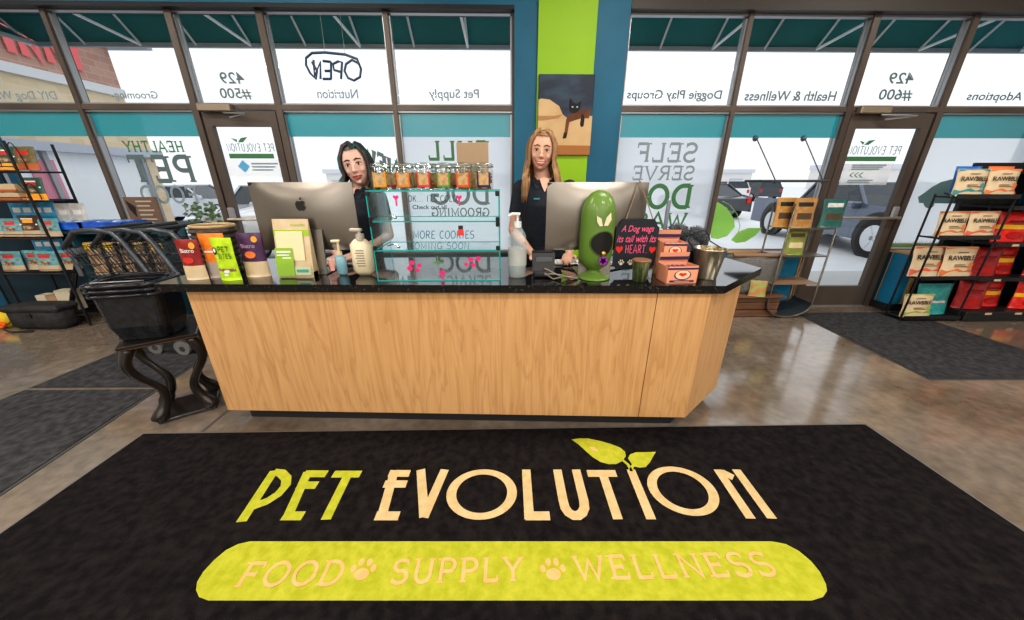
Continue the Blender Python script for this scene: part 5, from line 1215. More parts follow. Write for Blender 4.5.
# black bag on the floor
p = at(38, 331, Z=0); w = .27
t = thing('black_bag', 'black soft sided bag lying on the floor before the left rack', 'bag', (p.x, p.y+.12, 0))
m = MB()
for i in range(9):
    pass
m.box(p.x-w, p.x+w, p.y, p.y+.2, 0.002, .24, bev=.05); o = m.build('bag_body', mat('black nylon', (.02, .02, .021), .7, noise=(12, (.04, .04, .042), .4, .7), bump=(18, .5, .02)), t, smooth=True)
MB().box(p.x-w-.01, p.x+w+.01, p.y-.01, p.y+.21, .19, .26, bev=.025).build('flap', MATS['black nylon'], t)
MB().box(p.x-.02, p.x+.02, p.y-.02, p.y, .14, .19, bev=.006).build('buckle', black_pl, t)
MB().tube([(p.x-w, p.y+.1, .14), (p.x-w-.06, p.y-.0, .02), (p.x-w+.1, p.y-.06, .012), (p.x, p.y-.03, .012)], .01, 6, flat=.4).build('strap', black_pl, t)
p = at(4, 329, Z=0)
t = thing('striped_tug_toy', 'yellow and orange striped soft toy on the floor at the left edge', 'toy', (p.x, p.y+.1, 0))
MB().box(p.x-.14, p.x+.06, p.y, p.y+.15, .0, .16, bev=.04).build('toy_body', mat('yellow cloth', (.7, .5, .02), .7), t, smooth=True)
MB().tube([(p.x-.14, p.y-.004, .14), (p.x+.055, p.y-.004, .05)], .014, 6).tube([(p.x-.14, p.y-.004, .08), (p.x+.02, p.y-.004, .02)], .014, 6).build('stripes', mat('orange cloth', (.85, .12, .01), .7), t)
# brown notice board standing in the window
x0, x1 = at(128, 210, Y=3.8).x, at(160, 210, Y=3.8).x; z0, z1 = at(140, 224, Y=3.8).z, at(140, 197, Y=3.8).z
t = thing('notice_board', 'brown framed notice board standing in the left window behind the carts', 'sign', ((x0+x1)/2, 3.8, z0))
MB().box(x0, x1, 3.79, 3.81, z0, z1).build('board', mat('brown board', (.16, .10, .07), .6), t)
m = MB()
for i in range(5): m.box(x0+.12, x1-.05-.03*(i % 2), 3.787, 3.79, z1-.05-i*.045, z1-.035-i*.045)
m.build('notice_lines', mat('beige print', (.45, .38, .3), .6), t)
MB().poly([(x0+.02, 3.788, z1-.03), (x0+.1, 3.788, z1-.1), (x0+.08, 3.788, z1-.2), (x0+.03, 3.788, z1-.12)]).build('arrow_print', blk, t)
MB().box((x0+x1)/2-.02, (x0+x1)/2+.02, 3.8, 3.83, .96, z0).box((x0+x1)/2-.1, (x0+x1)/2+.1, 3.74, 3.8, .96, .975).build('support', bronze, t)

# ================================================================== right side: crate, woven bed, rack
p0 = at(738, 317, Z=0); p1 = at(776, 317, Z=0); yq = p0.y
t = thing('wooden_crate', 'dark wooden plank crate under the grey woven pet bed', 'crate', ((p0.x+p1.x)/2, yq+.2, 0))
wd = mat('dark stained planks', (.13, .06, .035), .6, noise=((3, 3, 30), (.22, .12, .07), .35, .7))
m = MB()
for i in range(3): m.box(p0.x-.15, p1.x, yq, yq+.02, .005+i*.085, .083+i*.085, bev=.004).box(p0.x-.15, p1.x, yq+.18, yq+.2, .005+i*.085, .083+i*.085, bev=.004).box(p0.x-.15, p0.x-.13, yq+.02, yq+.18, .005+i*.085, .083+i*.085).box(p1.x-.02, p1.x, yq+.02, yq+.18, .005+i*.085, .083+i*.085)
m.box(p0.x-.15, p1.x, yq-.08, yq+.2, .25, .262); m.build('planks', wd, t)
grw = mat('grey woven fabric', (.10, .10, .098), .85, noise=(130, (.24, .24, .23), .42, .6), bump=(120, .6, .01))
cx_, cy_ = (p0.x+p1.x)/2-.10, yq+.11
t = thing('pet_bed', 'grey woven high sided pet bed with pale cushion on the wooden crate', 'pet bed', (cx_, cy_, .262))
MB().lathe([(0, 0), (.24, 0), (.29, .05), (.32, .34), (.33, .40), (.30, .41), (.28, .36), (.25, .1), (0, .08)], c=(0, 0, 0), n=28, M=Matrix.Translation((cx_, cy_, .262)) @ Matrix.Diagonal((.95, .42, 1, 1))).build('woven_side', grw, t, smooth=True)
MB().lathe([(0, .37), (.2, .375), (.27, .36), (.28, .32), (0, .3)], c=(0, 0, 0), n=24, M=Matrix.Translation((cx_, cy_, .262)) @ Matrix.Diagonal((.95, .4, 1, 1))).build('cushion', mat('pale grey plush', (.5, .52, .5), .9, noise=(50, (.62, .62, .6), .4, .6)), t, smooth=True)
MB().tube([(cx_-.3, cy_-.07, .69), (cx_+.05, cy_-.14, .70), (cx_+.3, cy_-.07, .69)], .022, 8).build('wooden_rail', mat('brown rail', (.25, .15, .1), .5), t)
p = at(757, 294, Y=yq-.03)
o = pouch('food_pouch', 'small orange and green patterned pouch resting on the crate before the pet bed', 'pouch', (p.x-.02, yq-.052, .262), .16, .17, .04, [mat('mixed leaf print', (.5, .2, .08), .5, noise=(22, (.25, .4, .12), .45, .6)), kraft], lambda u, v: 0, rz=-.3, rx=-.1)
# swing-shaped rack by the door
RY = 3.45
tubm = mat('grey brown metal tube', (.16, .14, .12), .35, .6)
xa0, xa1 = at(784, 256, Y=RY).x-.03, at(822, 256, Y=RY).x+.06
t = thing('tube_rack', 'slim tube framed rack with wood shelf and curved foot beside the glass door', 'rack', ((xa0+xa1)/2, RY, 0))
za_ = at(800, 228.5, Y=RY).z; zb_ = at(800, 256, Y=RY).z; zc_ = at(800, 283.5, Y=RY).z
xm_ = (xa0+xa1)/2; rad = (xa1-xa0)/2
for y in (RY, RY+.28):
    P = [(xa0, y, za_+.24), (xa0, y, .16)]+[(xm_-rad*cos(a_), y, .16-.145*sin(a_)) for a_ in [pi*i/12 for i in range(1, 12)]]+[(xa1, y, .16), (xa1, y, za_+.0)]
    MB().tube(P, .009, 8).build('side_frame', tubm, t, smooth=True)
for z, nm, mm in ((za_, 'shelf', tubm), (zb_, 'shelf', tubm), (zc_, 'wood_shelf', mat('walnut shelf', (.28, .17, .1), .5))):
    MB().box(xa0-.01, xa1+.01, RY, RY+.28, z-.012, z).build(nm, mm, t)
tr_ = [(xm_-rad*cos(a_), .172-.145*sin(a_)) for a_ in [pi*i/12 for i in range(13)]]
MB().add([(x_, yy_, z_) for yy_ in (RY, RY+.28) for x_, z_ in tr_], [[i, i+1, 14+i, 13+i] for i in range(12)]).build('curved_tray', mat('dark slate tray', (.03, .04, .05), .5), t)
MB().tube([(xm_, RY, .02), (xm_, RY+.28, .02)], .009, 6).tube([(xm_-.06, RY, .0125), (xm_+.06, RY, .0125)], .012, 6).build('foot_bar', tubm, t)
tanf = foil('caramel foil', (.42, .22, .06)); dteal = foil('forest teal foil', (.02, .10, .09)); mossf = foil('moss green foil', (.2, .24, .05))
bk = lambda u, v: 1 if (.25 < v < .5 and .15 < u < .85) else (2 if .72 < v < .85 and .2 < u < .8 else 0)
dk = mat('dark label', (.08, .05, .03), .5)
pw = (xa1-xa0)
pouch('food_pouch', 'caramel pouch at the left end on top of the tube rack, partly hidden', 'pouch', (xa0+.02, RY+.13, za_), .2, .29, .06, [tanf, dk, blk], bk, s=3, rx=-.05)
pouch('food_pouch', 'caramel brown pouch in front on top of the tube rack', 'pouch', (xa0+.16, RY+.06, za_), .23, .29, .07, [foil('brown caramel foil', (.36, .19, .06)), dk, blk], bk, s=4, rx=-.05)
pouch('food_pouch', 'dark green pouch at the right on top of the tube rack', 'pouch', (xa1-.02, RY+.07, za_), .24, .28, .07, [dteal, dk, lgrey], bk, s=5, rx=-.05)
pouch('food_pouch', 'moss green pouch on the second shelf of the tube rack', 'pouch', (xa0+.17, RY+.07, zb_), .22, .26, .07, [mossf, kraft, dk], bk, s=6, rx=-.03)
# hanging window perch
yv = D-.16
xA, xB = at(752, 182, Y=yv).x, at(818, 182, Y=yv).x; zp = at(785, 181, Y=yv).z
t = thing('window_perch', 'dark window mounted pet perch hanging from two suction cups and cords', 'perch', ((xA+xB)/2, yv, zp))
MB().box(xA, xB, yv-.14, yv+.13, zp-.012, zp+.012, bev=.008).build('perch_pad', mat('charcoal fabric', (.05, .06, .07), .8), t)
for q, r_ in ((757.5, 768), (806, 814)):
    e0 = at(q, 138, Y=D-.02); m0 = Vector((at(r_, 180, Y=yv).x, yv-.1, zp+.01))
    MB().lathe([(0, 0), (.03, 0), (.022, .02), (.01, .03), (0, .03)], n=14, M=Matrix.Translation((e0.x, D+.014, e0.z)) @ Matrix.Rotation(pi/2, 4, 'X')).build('suction_cup', mat('smoky cup', (.08, .1, .12), .25), t, smooth=True)
    MB().tube([(e0.x, D-.01, e0.z-.005), tuple(m0)], .005, 6).build('cord', black_pl, t)
    for s_ in (0,): MB().tube([tuple(m0-Vector((0, 0, .0))), (m0.x, yv-.1, zp-.03)], .004, 5).build('toggle', black_pl, t)

# ================================================================== right racks
KY = 3.32
kz = [at(940, y, Y=KY).z for y in (197, 238, 278.5)]+[.05]
kz[3] = at(925, 318, Y=KY).z
kx0 = at(903, 318, Y=KY).x; kx1 = kx0+.62
rk2 = thing('wire_rack', 'black wire rack holding four rows of kraft bags beside the red bag shelving', 'rack', (kx0, KY, 0))
for x in (kx0, kx1):
    MB().tube([(x, KY+.02, 0), (x, KY+.02, kz[0]+.01), (x, KY+.1, kz[0]+.03)], .009, 8).tube([(x, KY+.17, 0), (x, KY+.17, kz[0]+.02)], .009, 8).build('post', black_mt, rk2)
    m = MB()
    for z in kz: m.tube([(x, KY, z), (x, KY+.17, z)], .006, 6)
    m.build('side_bar', black_mt, rk2)
for z in kz:
    MB().box(kx0, kx1, KY-.005, KY+.17, z-.012, z-.004).box(kx0, kx1, KY-.01, KY-.002, z-.016, z+.025).build('shelf', black_mt, rk2)
kr = {}
def kraft_bag(label, key, X, Y_, Z_, w, h, splash, txt=True):
    if key not in kr:
        deco = [('splash', [[(.0, 0.02), (1, .02), (1, .16), (.8, .28), (.6, .2), (.4, .3), (.15, .2), (0, .26)]]+[[(.7, .35), (.9, .3), (.95, .45), (.8, .5)]], splash), ('top_strip', rect(0, 1, .92, .985), splash)]
        if txt: deco.append(('lettering', ftext('RAWBBLE', .1, .9, .56, .72), blk))
        deco.append(('small_print', rect(.3, .62, .4, .43)+rect(.3, .7, .34, .37)+rect(.34, .66, .8, .83), mat('brown small print', (.2, .12, .07), .6)))
        kr[key] = pouch('kraft_bag', label, 'bag', (X, Y_, Z_), w, h, .08, [kraft if txt else splash, kraft], lambda u, v: 0, rx=-.1, s=len(kr)+1, deco=deco); return
    dup(kr[key], (X, Y_, Z_), 0, label, rx=-.1)
tl = mat('teal splash', (.05, .3, .33), .5); oc_ = mat('orange splash', (.75, .2, .06), .5); rd = mat('coral splash', (.75, .15, .1), .5); lg = mat('lime splash', (.35, .5, .08), .5)
Xk = lambda u: kx0+u
h_ = .25
kraft_bag('kraft bag with teal splash, left one on the top row of the wire rack', 't', Xk(.17), KY+.06, kz[0], .30, h_, tl)
kraft_bag('kraft bag with orange splash, right one on the top row of the wire rack', 'o', Xk(.48), KY+.06, kz[0], .30, h_, oc_)
kraft_bag('kraft bag with orange splash, left one on the second row of the wire rack', 'o', Xk(.17), KY+.06, kz[1], .30, h_, oc_)
kraft_bag('kraft bag with coral splash, right one on the second row of the wire rack', 'r', Xk(.48), KY+.06, kz[1], .30, h_, rd)
kraft_bag('kraft bag with coral splash, left one on the third row of the wire rack', 'r', Xk(.14), KY+.10, kz[2], .30, h_, rd)
kraft_bag('kraft bag with orange splash in front on the third row of the wire rack', 'o', Xk(.42), KY+.06, kz[2], .30, h_, oc_)
for o_ in SC.objects:
    if o_.name.startswith('kraft_bag') and 'third row' in o_.get('label', ''): o_.scale = (1.12, 1, 1.25)
kraft_bag('kraft bag with lime splash on the bottom row of the wire rack', 'l', Xk(.17), KY+.05, kz[3], .32, .25, lg)
tealbag = foil('sea teal foil', (.03, .28, .28))
pouch('food_pouch', 'sea teal bag with pale lettering on the bottom row of the wire rack', 'pouch', (Xk(.42), KY+.13, kz[3]), .38, .34, .09, [tealbag, tl], lambda u, v: 1 if v > .9 else 0, rx=-.1, s=7, deco=[('print_block', rect(.3, .8, .38, .46), lgrey)])
for j, (m1, nm) in enumerate([(foil('cobalt foil', (.02, .15, .5)), 'cobalt blue'), (oc_, 'orange')]):
    pouch('food_pouch', '%s bag behind the kraft bags on the top row of the wire rack' % nm, 'pouch', (Xk(.2+.32*j), KY+.13, kz[0]), .25, .275, .06, [m1], lambda u, v: 0, rx=-.08, s=j+2)
# gondola with red bags
GX0 = at(957, 320, Y=3.35).x; GX1 = GX0+2.2; GY = 3.30
gz = [at(985, y, Y=GY+.05).z for y in (207, 244, 279)]+[.12]
gd = thing('gondola_shelving', 'black gondola shelving with price tag rails full of red bags at the right', 'shelving', (GX0, GY, 0))
MB().box(GX0, GX1, GY-.0, GY+.52, 0, .11, bev=.01).build('base', black_mt, gd)
MB().box(GX0+.02, GX1, GY+.48, GY+.52, .11, 1.6).build('back_panel', mat('dark back panel', (.02, .022, .025), .6), gd)
gz = [gz[0], gz[1], gz[2]]
for i, z in enumerate([1.51]+gz):
    MB().box(GX0+.03, GX1, GY+.07, GY+.48, z-.02, z).box(GX0+.03, GX1, GY+.06, GY+.075, z-.03, z+.008).build('shelf', black_mt, gd)
mt_ = MB()
for z in [1.51]+gz+[.11]:
    for q in range(6): xx = GX0+.2+q*.33; yq_ = GY+.057 if z > .2 else GY-.003; mt_.box(xx, xx+.07, yq_-.001, yq_+.003, z-.028, z-.006)
mt_.build('price_tags', mat('cream tag', (.6, .5, .35), .6), gd)
redb = foil('bright red foil', (.62, .02, .015)); dred = foil('deep red foil', (.3, .012, .015)); yb_ = mat('yellow stripe', (.85, .5, .02), .5); pb_ = mat('plum stripe', (.25, .04, .12), .5); coral = foil('coral red foil', (.75, .07, .04))
rb = {}
def red_bag(key, label, X, Y_, Z_, cols, w=.3, h=.32, rz=0., group='red food bags on the black gondola shelving'):
    if key not in rb:
        rb[key] = pouch('food_bag', label, 'bag', (X, Y_, Z_), w, h, .12, cols, lambda u, v: 1 if .42 < v < .55 else 0, rx=-.06, rz=rz, s=len(rb)+2, group=group,
                        deco=[('print_block', rect(.25, .75, .64, .71)+rect(.35, .65, .58, .61), mat('dark crimson print', (.2, .0, .01), .5)), ('picture', oval(.5, .22, .25, .12), mat('crimson print', (.42, .01, .01), .5))]); return
    dup(rb[key], (X, Y_, Z_), rz, label, rx=-.06, group=group)
cm_ = {'y': [redb, yb_], 'p': [coral, pb_], 'd': [dred, dred]}
wds = {'y': 'bright red bag with yellow stripe', 'p': 'coral red bag with plum stripe', 'd': 'plain deep red bag'}
rows = [(1.51, ['p', 'y', 'd', 'y', 'p'], .75), (gz[0], ['y', 'y', 'd', 'y', 'p'], .62), (gz[1], ['y', 'y', 'p', 'd', 'y'], .32), (gz[2], ['d', 'y', 'd', 'p', 'y', 'd'], .2), (.112, ['d', 'y', 'y', 'd', 'y', 'p'], .15)]
rn_ = ['top', 'second', 'third', 'fourth', 'lowest']
for ri, (z, ks, x0) in enumerate(rows):
    for i, k_ in enumerate(ks):
        red_bag(k_, '%s, %s from left on the %s gondola shelf' % (wds[k_], ORD[i], rn_[ri]), GX0+x0+i*.31, GY+.2+(.08 if i % 2 and ri else 0)-(.06 if ri == 4 else 0), z, cm_[k_], h=.30, rz=.1*((i*7) % 3-1))
rb['y'].scale = (1, 1, 1)
# ================================================================== people
skin1 = mat('fair skin', (.62, .36, .26), .5, noise=(9, (.68, .38, .28), .4, .7)); skin1.node_tree.nodes['Principled BSDF'].inputs['Subsurface Weight'].default_value = .05
skin2 = mat('pale skin', (.64, .40, .32), .5, noise=(9, (.68, .40, .32), .4, .7))
polo = mat('black polo fabric', (.012, .016, .026), .85, noise=(40, (.02, .025, .036), .4, .7))
jeans = mat('dark trousers', (.02, .025, .04), .8); shoe = mat('black shoe', (.015, .015, .015), .5)
hairA = mat('light brown blond hair', (.16, .08, .035), .45, noise=((60, 60, 2.2), (.42, .25, .12), .35, .7), spec=.4)
hairB = mat('dark brown hair with green tint', (.025, .022, .022), .4, noise=((35, 35, 2.5), (.015, .12, .10), .5, .75), spec=.4)
eyew = mat('eye white', (.75, .72, .7), .3); irisb = mat('dark iris', (.035, .025, .02), .2); lipm = mat('rose lip', (.5, .12, .1), .4); lipd = mat('dark rose lip', (.38, .05, .06), .4); brow = mat('brown eyebrow', (.10, .055, .03), .7); browd = mat('dark eyebrow', (.03, .02, .02), .7); teeth = mat('teeth', (.85, .82, .78), .3)
blush = mat('warm blush', (.66, .28, .22), .6)

def loft(m, secs, n=20):
    """secs: (cx,cy,z,rx,ry)"""
    V = []
    for cx, cy, z, rx, ry in secs:
        for k_ in range(n):
            a_ = 2*pi*k_/n; V.append((cx+rx*cos(a_), cy+ry*sin(a_), z))
    L = len(secs)
    m.add(V, [[i*n+k_, i*n+(k_+1) % n, (i+1)*n+(k_+1) % n, (i+1)*n+k_] for i in range(L-1) for k_ in range(n)]+[list(range(n))[::-1], list(range((L-1)*n, L*n))])
def limb(m, pts, rad, n=12):
    P = []; R_ = []
    pts = [Vector(p) for p in pts]
    for i in range(len(pts)-1):
        for j in range(4): 
            P.append(pts[i].lerp(pts[i+1], j/4)); R_.append(rad[i]+(rad[i+1]-rad[i])*j/4)
    P.append(pts[-1]); R_.append(rad[-1]); m.tube(P, R_, n)
    for p, r_ in zip(pts, rad): m.ball(p, r_, n)
def hand(m, wrist, d, up, side, s=1.):
    """d: direction of fingers, up: back of hand normal, side: +1 thumb on d x up"""
    d = Vector(d).normalized(); up = Vector(up).normalized(); r_ = d.cross(up).normalized()*side; up = r_.cross(d).normalized()*side
    w = Vector(wrist); pal = w+d*.045*s
    limb(m, [w, w+d*.03*s, w+d*.075*s], [.024*s, .027*s, .028*s])
    for q in (-1, 1): m.ball(pal+r_*q*.016*s+d*.012, (.024*s,)*3, 10)
    for i, (o_, L_) in enumerate(((.031, .068), (.011, .078), (-.010, .072), (-.030, .055))):
        b0 = w+d*.08*s+r_*o_*s; p1_ = b0+d*L_*.45*s+up*.004*s; p2_ = p1_+d*L_*.32*s-up*.016*s; p3_ = p2_+d*L_*.16*s-up*.020*s
        limb(m, [b0-d*.02*s, p1_, p2_, p3_], [.0095*s, .0088*s, .008*s, .007*s], 8)
    b0 = w+d*.03*s+r_*.024*s; limb(m, [b0, b0+r_*.026*s+d*.02*s, b0+r_*.034*s+d*.048*s-up*.008*s], [.012*s, .0105*s, .009*s], 8)
def head_shape(p):
    """unit head: x half .072, y depth .095, z half .118; face to -y"""
    x, y, z = p
    t_ = max(0, -(z+.01)/.11)
    x *= 1-.36*t_**1.5; 
    if y < 0: y = y*(1-.10*t_)-.0
    else: y *= 1-.25*t_
    if z < -.05 and y < 0: y -= .012*min(1, (-z-.05)/.05)
    if y < -.05: y = -.05+(y+.05)*.8
    return Vector((x, y, z))
def person(label, X, Y_, htop, lean, tilt, turn, skin, hairm, lips, browm, eye_open, smile, arms, hair_kind, shirt_neck, shoulder_z, S=1., name='person'):
    t = thing('person', label, 'person', (X, Y_, 0))
    hc = Vector((X+lean[0], Y_+lean[1], htop-.122*S))     # head centre
    MH = Matrix.Translation(hc) @ Matrix.Rotation(turn, 4, 'Z') @ Matrix.Rotation(tilt, 4, 'Y') @ Matrix.Scale(S*1.06, 4)
    m = MB()
    # head
    n = 28; h = 20; V = []
    for i in range(1, h):
        a_ = pi*i/h
        for k_ in range(n):
            b_ = 2*pi*k_/n; V.append(MH @ head_shape((.077*sin(a_)**.9*cos(b_), .094*sin(a_)**.95*sin(b_), .118*cos(a_))))
    top_ = len(V); V += [MH @ head_shape((0, 0, .118)), MH @ head_shape((0, 0, -.118))]
    m.add(V, [[i*n+k_, (i+1)*n+k_, (i+1)*n+(k_+1) % n, i*n+(k_+1) % n] for i in range(h-2) for k_ in range(n)]+[[top_, k_, (k_+1) % n] for k_ in range(n)]+[[top_+1, (h-2)*n+(k_+1) % n, (h-2)*n+k_] for k_ in range(n)])
    hl = lambda *p: MH @ Vector(p)
    # nose: bridge and tip
    m.tube([hl(0, -.082, .012), hl(0, -.093, -.012), hl(0, -.104, -.034), hl(0, -.092, -.042)], [.007*S, .009*S, .0125*S, .009*S], 10)
    for s_ in (-1, 1): m.ball(hl(s_*.0105, -.09, -.036), .0085*S, 8)
    # brow ridge, cheeks, chin, ears
    for s_ in (-1, 1):
        m.ball(hl(s_*.030, -.070, .020), (.022*S, .012*S, .009*S), 10); m.ball(hl(s_*.036, -.062, -.030), (.02*S, .018*S, .018*S), 10)
        m.ball(hl(s_*.0745, .004, -.005), (.007*S, .016*S, .028*S), 10)
    m.ball(hl(0, -.078, -.094), (.018*S, .014*S, .013*S), 10)
    m.ball(hl(0, -.082, -.062), (.024*S, .012*S, .013*S), 10)
    # neck
    nb = Vector((X+lean[0]*.6, Y_+lean[1]*.45+.012, shoulder_z+.01))
    limb(m, [hl(0, .018, -.075), nb], [.05*S, .054*S], 16)
    # torso
    q = shoulder_z; lx, ly = lean[0]*.5, lean[1]*.4
    base = [(0, 0, q*.56, .15, .10), (0, .0, q*.62, .165, .115), (0, 0, q*.70, .135, .095), (lx*.5, ly*.5-.005, q*.80, .14, .105), (lx*.8, ly*.8-.012, q*.89, .158, .112), (lx, ly-.002, q*.955, .165, .095), (lx, ly+.005, q*.99, .13, .075), (lx, ly+.008, q*1.012, .07, .058)]
    loft(m, [(X+a_*S, Y_+b_, z, rx*S, ry*S) for a_, b_, z, rx, ry in base])
    # legs
    for s_ in (-1, 1):
        limb(m, [(X+s_*.085, Y_, q*.58), (X+s_*.09, Y_-.01, q*.33), (X+s_*.095, Y_+.01, .08)], [.085, .055, .04])
        limb(m, [(X+s_*.095, Y_+.02, .045), (X+s_*.105, Y_-.14, .035)], [.04, .032])
    for (sh, el, wr, fd, up, sd) in arms:
        limb(m, [sh, Vector(sh).lerp(Vector(el), .45), el], [.048*S, .042*S, .034*S]); limb(m, [el, Vector(el).lerp(Vector(wr), .4), wr], [.034*S, .033*S, .023*S]); hand(m, wr, fd, up, sd, .92)
    b = m.build('body', skin, t); bake(b, .0055, 3)
    # clothes
    c = MB(); e_ = .012
    cl = [(a_, b_, z, rx+e_, ry+e_) for a_, b_, z, rx, ry in base]
    cl[-1] = (lx, ly+.008, q*1.006, .086, .07)
    loft(c, [(X+a_*S, Y_+b_, z, rx*S, ry*S) for a_, b_, z, rx, ry in cl])
    for (sh, el, wr, fd, up, sd) in arms:
        k_ = Vector(sh).lerp(Vector(el), .62); limb(c, [sh, Vector(sh).lerp(Vector(el), .3)], [.062*S, .058*S]); c.tube([Vector(sh), Vector(sh).lerp(Vector(el), .3), k_], [.062*S, .058*S, .055*S], 14)
    sh_ = c.build('shirt', polo, t); bake(sh_, .009, 3)
    # collar and placket
    m = MB(); zc = q*1.004
    for s_ in (-1, 1):
        m.add([(X+lx*S+s_*.062, Y_+ly-.03, zc+.022), (X+lx*S+s_*.012, Y_+ly-.098, zc-.045), (X+lx*S+s_*.055, Y_+ly-.105, zc-.055), (X+lx*S+s_*.092, Y_+ly-.055, zc-.002)], [[0, 1, 2, 3]])
    m.build('collar', polo, t)
    m = MB(); m.poly([(X+lx*S-.034, Y_+ly-.082, zc+.012), (X+lx*S+.034, Y_+ly-.082, zc+.012), (X+lx*S+.02, Y_+ly-.106, zc-.035), (X+lx*S, Y_+ly-.116, zc-.075), (X+lx*S-.02, Y_+ly-.106, zc-.035)]); m.build('neckline_skin', skin, t)
    l = MB(); loft(l, [(X, Y_, q*.645, .172*S, .122), (X, Y_, q*.6, .182*S, .13), (X, Y_, q*.53, .175*S, .118)])
    for s_ in (-1, 1): limb(l, [(X+s_*.085, Y_, q*.56), (X+s_*.09, Y_-.01, q*.33), (X+s_*.095, Y_+.01, .09)], [.1, .07, .058])
    lg_ = l.build('trousers', jeans, t); bake(lg_, .012, 3)
    for s_ in (-1, 1): 
        l = MB(); limb(l, [(X+s_*.095, Y_+.03, .05), (X+s_*.107, Y_-.15, .042)], [.05, .042]); o = l.build('shoe', shoe, t, smooth=True)
    # face
    for s_ in (-1, 1):
        ec = hl(s_*.031, -.0765, .002)
        MB().ball((0, 0, 0), (.0135, .008, .0068*eye_open), 12, M=MH @ Matrix.Translation((s_*.031, -.0745, .002))).build('eye', eyew, t, smooth=True)
        MB().ball((0, 0, 0), (.0068, .004, .0062*eye_open), 10, M=MH @ Matrix.Translation((s_*.031, -.0805, .002))).build('iris', irisb, t, smooth=True)
        MB().tube([hl(s_*.014, -.0815, .0025), hl(s_*.023, -.084, .0105*min(1, eye_open)), hl(s_*.034, -.082, .0115*min(1, eye_open)), hl(s_*.047, -.073, .003)], [.0012, .0026, .0026, .0014], 6).build('eyelid', browm, t)
        MB().tube([hl(s_*.012, -.0855, .025), hl(s_*.028, -.085, .031), hl(s_*.050, -.071, .025)], [.0035, .0042, .002], 6).build('eyebrow', browm, t)
    w_ = .026+.008*smile; cz = -.064; up_ = .009*smile
    f = -.094
    MB().tube([hl(-w_, f+.016, cz+up_), hl(-w_*.5, f+.002, cz+.003-.000), hl(0, f-.002, cz+.004-.002*smile), hl(w_*.5, f+.002, cz+.003), hl(w_, f+.016, cz+up_)], [.0015, .0036, .0042, .0036, .0015], 8).build('upper_lip', lips, t, smooth=True)
    dz = .010+.006*smile
    MB().tube([hl(-w_*.95, f+.016, cz+up_-.001), hl(-w_*.5, f+.004, cz-dz+.004), hl(0, f, cz-dz), hl(w_*.5, f+.004, cz-dz+.004), hl(w_*.95, f+.016, cz+up_-.001)], [.0015, .004, .0052, .004, .0015], 8).build('lower_lip', lips, t, smooth=True)
    if smile > .6:
        MB().tube([hl(-w_*.8, f+.0125, cz+up_-.002), hl(-w_*.4, f+.0035, cz-.002), hl(0, f+.0015, cz-.0035), hl(w_*.4, f+.0035, cz-.002), hl(w_*.8, f+.0125, cz+up_-.002)], [.002, .0048, .0055, .0048, .002], 8).build('teeth', teeth, t, smooth=True)
    # hair
    hm = MB(); rn = random.Random(int(abs(X)*100)+3)
    part = hair_kind['part']; low = hair_kind['len']; N_ = 150
    for layer, (er, num, rad_) in enumerate(((1.05, 72, .013), (1.10, 110, .009))):
        for i in range(num):
            s_ = 1 if i % 2 else -1
            u = (i//2+.5)/(num//2)        # 0 front .. 1 back
            ang_ = radians(-33+123*u)     # azimuth from side: front -58 .. back +90
            if u < .06 and layer == 0: pass
            # start on the parting line
            ps = Vector((part, -.062+.14*u, .0)); ps.z = .107*er*sqrt(max(.05, 1-(ps.x/.08)**2-((ps.y)/.102)**2))
            ps.x += s_*.010
            pts = [ps]
            dx, dy = s_*cos(ang_), sin(ang_)
            R1 = .086*er; R2 = .103*er
            for j, el_ in enumerate((66, 44, 22, 0, -18)):
                c_ = cos(radians(el_)); fx_ = dx*R1*c_; fy_ = dy*R2*c_
                if dy < 0: fy_ += (1-c_)*.0
                w0 = min(1, (j+1)/3); x_ = ps.x*(1-w0)+fx_*(w0) if w0 < 1 else fx_
                y_ = ps.y*(1-w0)+fy_*w0 if w0 < 1 else fy_
                z_ = .122*er*sin(radians(el_))
                if j < 2: z_ = .121*er*sqrt(max(.02, 1-(x_/(R1*1.01))**2-(y_/(R2*1.01))**2))
                pts.append(Vector((x_, y_, z_)))
            last = pts[-1]; jw = rn.uniform(-.006, .006)
            Lh = (low if u < .55 else low*.85)*(1+rn.uniform(-.06, .05)); ph = rn.random()*6
            wv = hair_kind['wave']
            wp = [MH @ p for p in pts]
            e0 = wp[-1]
            outw = Vector((s_*.02, 0, 0))
            for j in range(1, 8):
                v = j/7; z = e0.z-Lh*v
                fy_ = e0.y+(-.030 if u < .55 else .02)*v+jw
                bl = min(1, max(0, (q+.11-z)/.12)); bl = bl*bl*(3-2*bl)
                if u < .55: fy_ = fy_*(1-bl)+min(fy_, Y_+ly-.112-.01*u)*bl     # falls in front of the shoulder
                else: fy_ = fy_*(1-bl)+max(fy_, Y_+ly+.09)*bl
                xx = e0.x+s_*(hair_kind['flare']*sin(v*pi*.5))+wv*sin(v*7+ph)+jw
                wp.append(Vector((xx, fy_, z)))
            r0 = rad_*S; rr2_ = [r0*.3, r0*.7]+[r0]*4+[r0*(1-.12*j) for j in range(1, 8)]
            # radii must match
            hm.tube(wp, (rr2_+[r0*.3]*20)[:len(wp)], 6, flat=.8)
    # skull cap so that no scalp shows
    cap = MB(); Vc = []; nn = 24
    for i in range(0, 10):
        a_ = radians(5+i*10.5)
        for k_ in range(nn):
            b_ = 2*pi*k_/nn; cut = 1.
            Vc.append((.080*sin(a_)*cos(b_), .101*sin(a_)*sin(b_)+.0, .123*cos(a_)))
    idx_ = lambda i, k_: i*nn+k_ % nn
    Fc = []
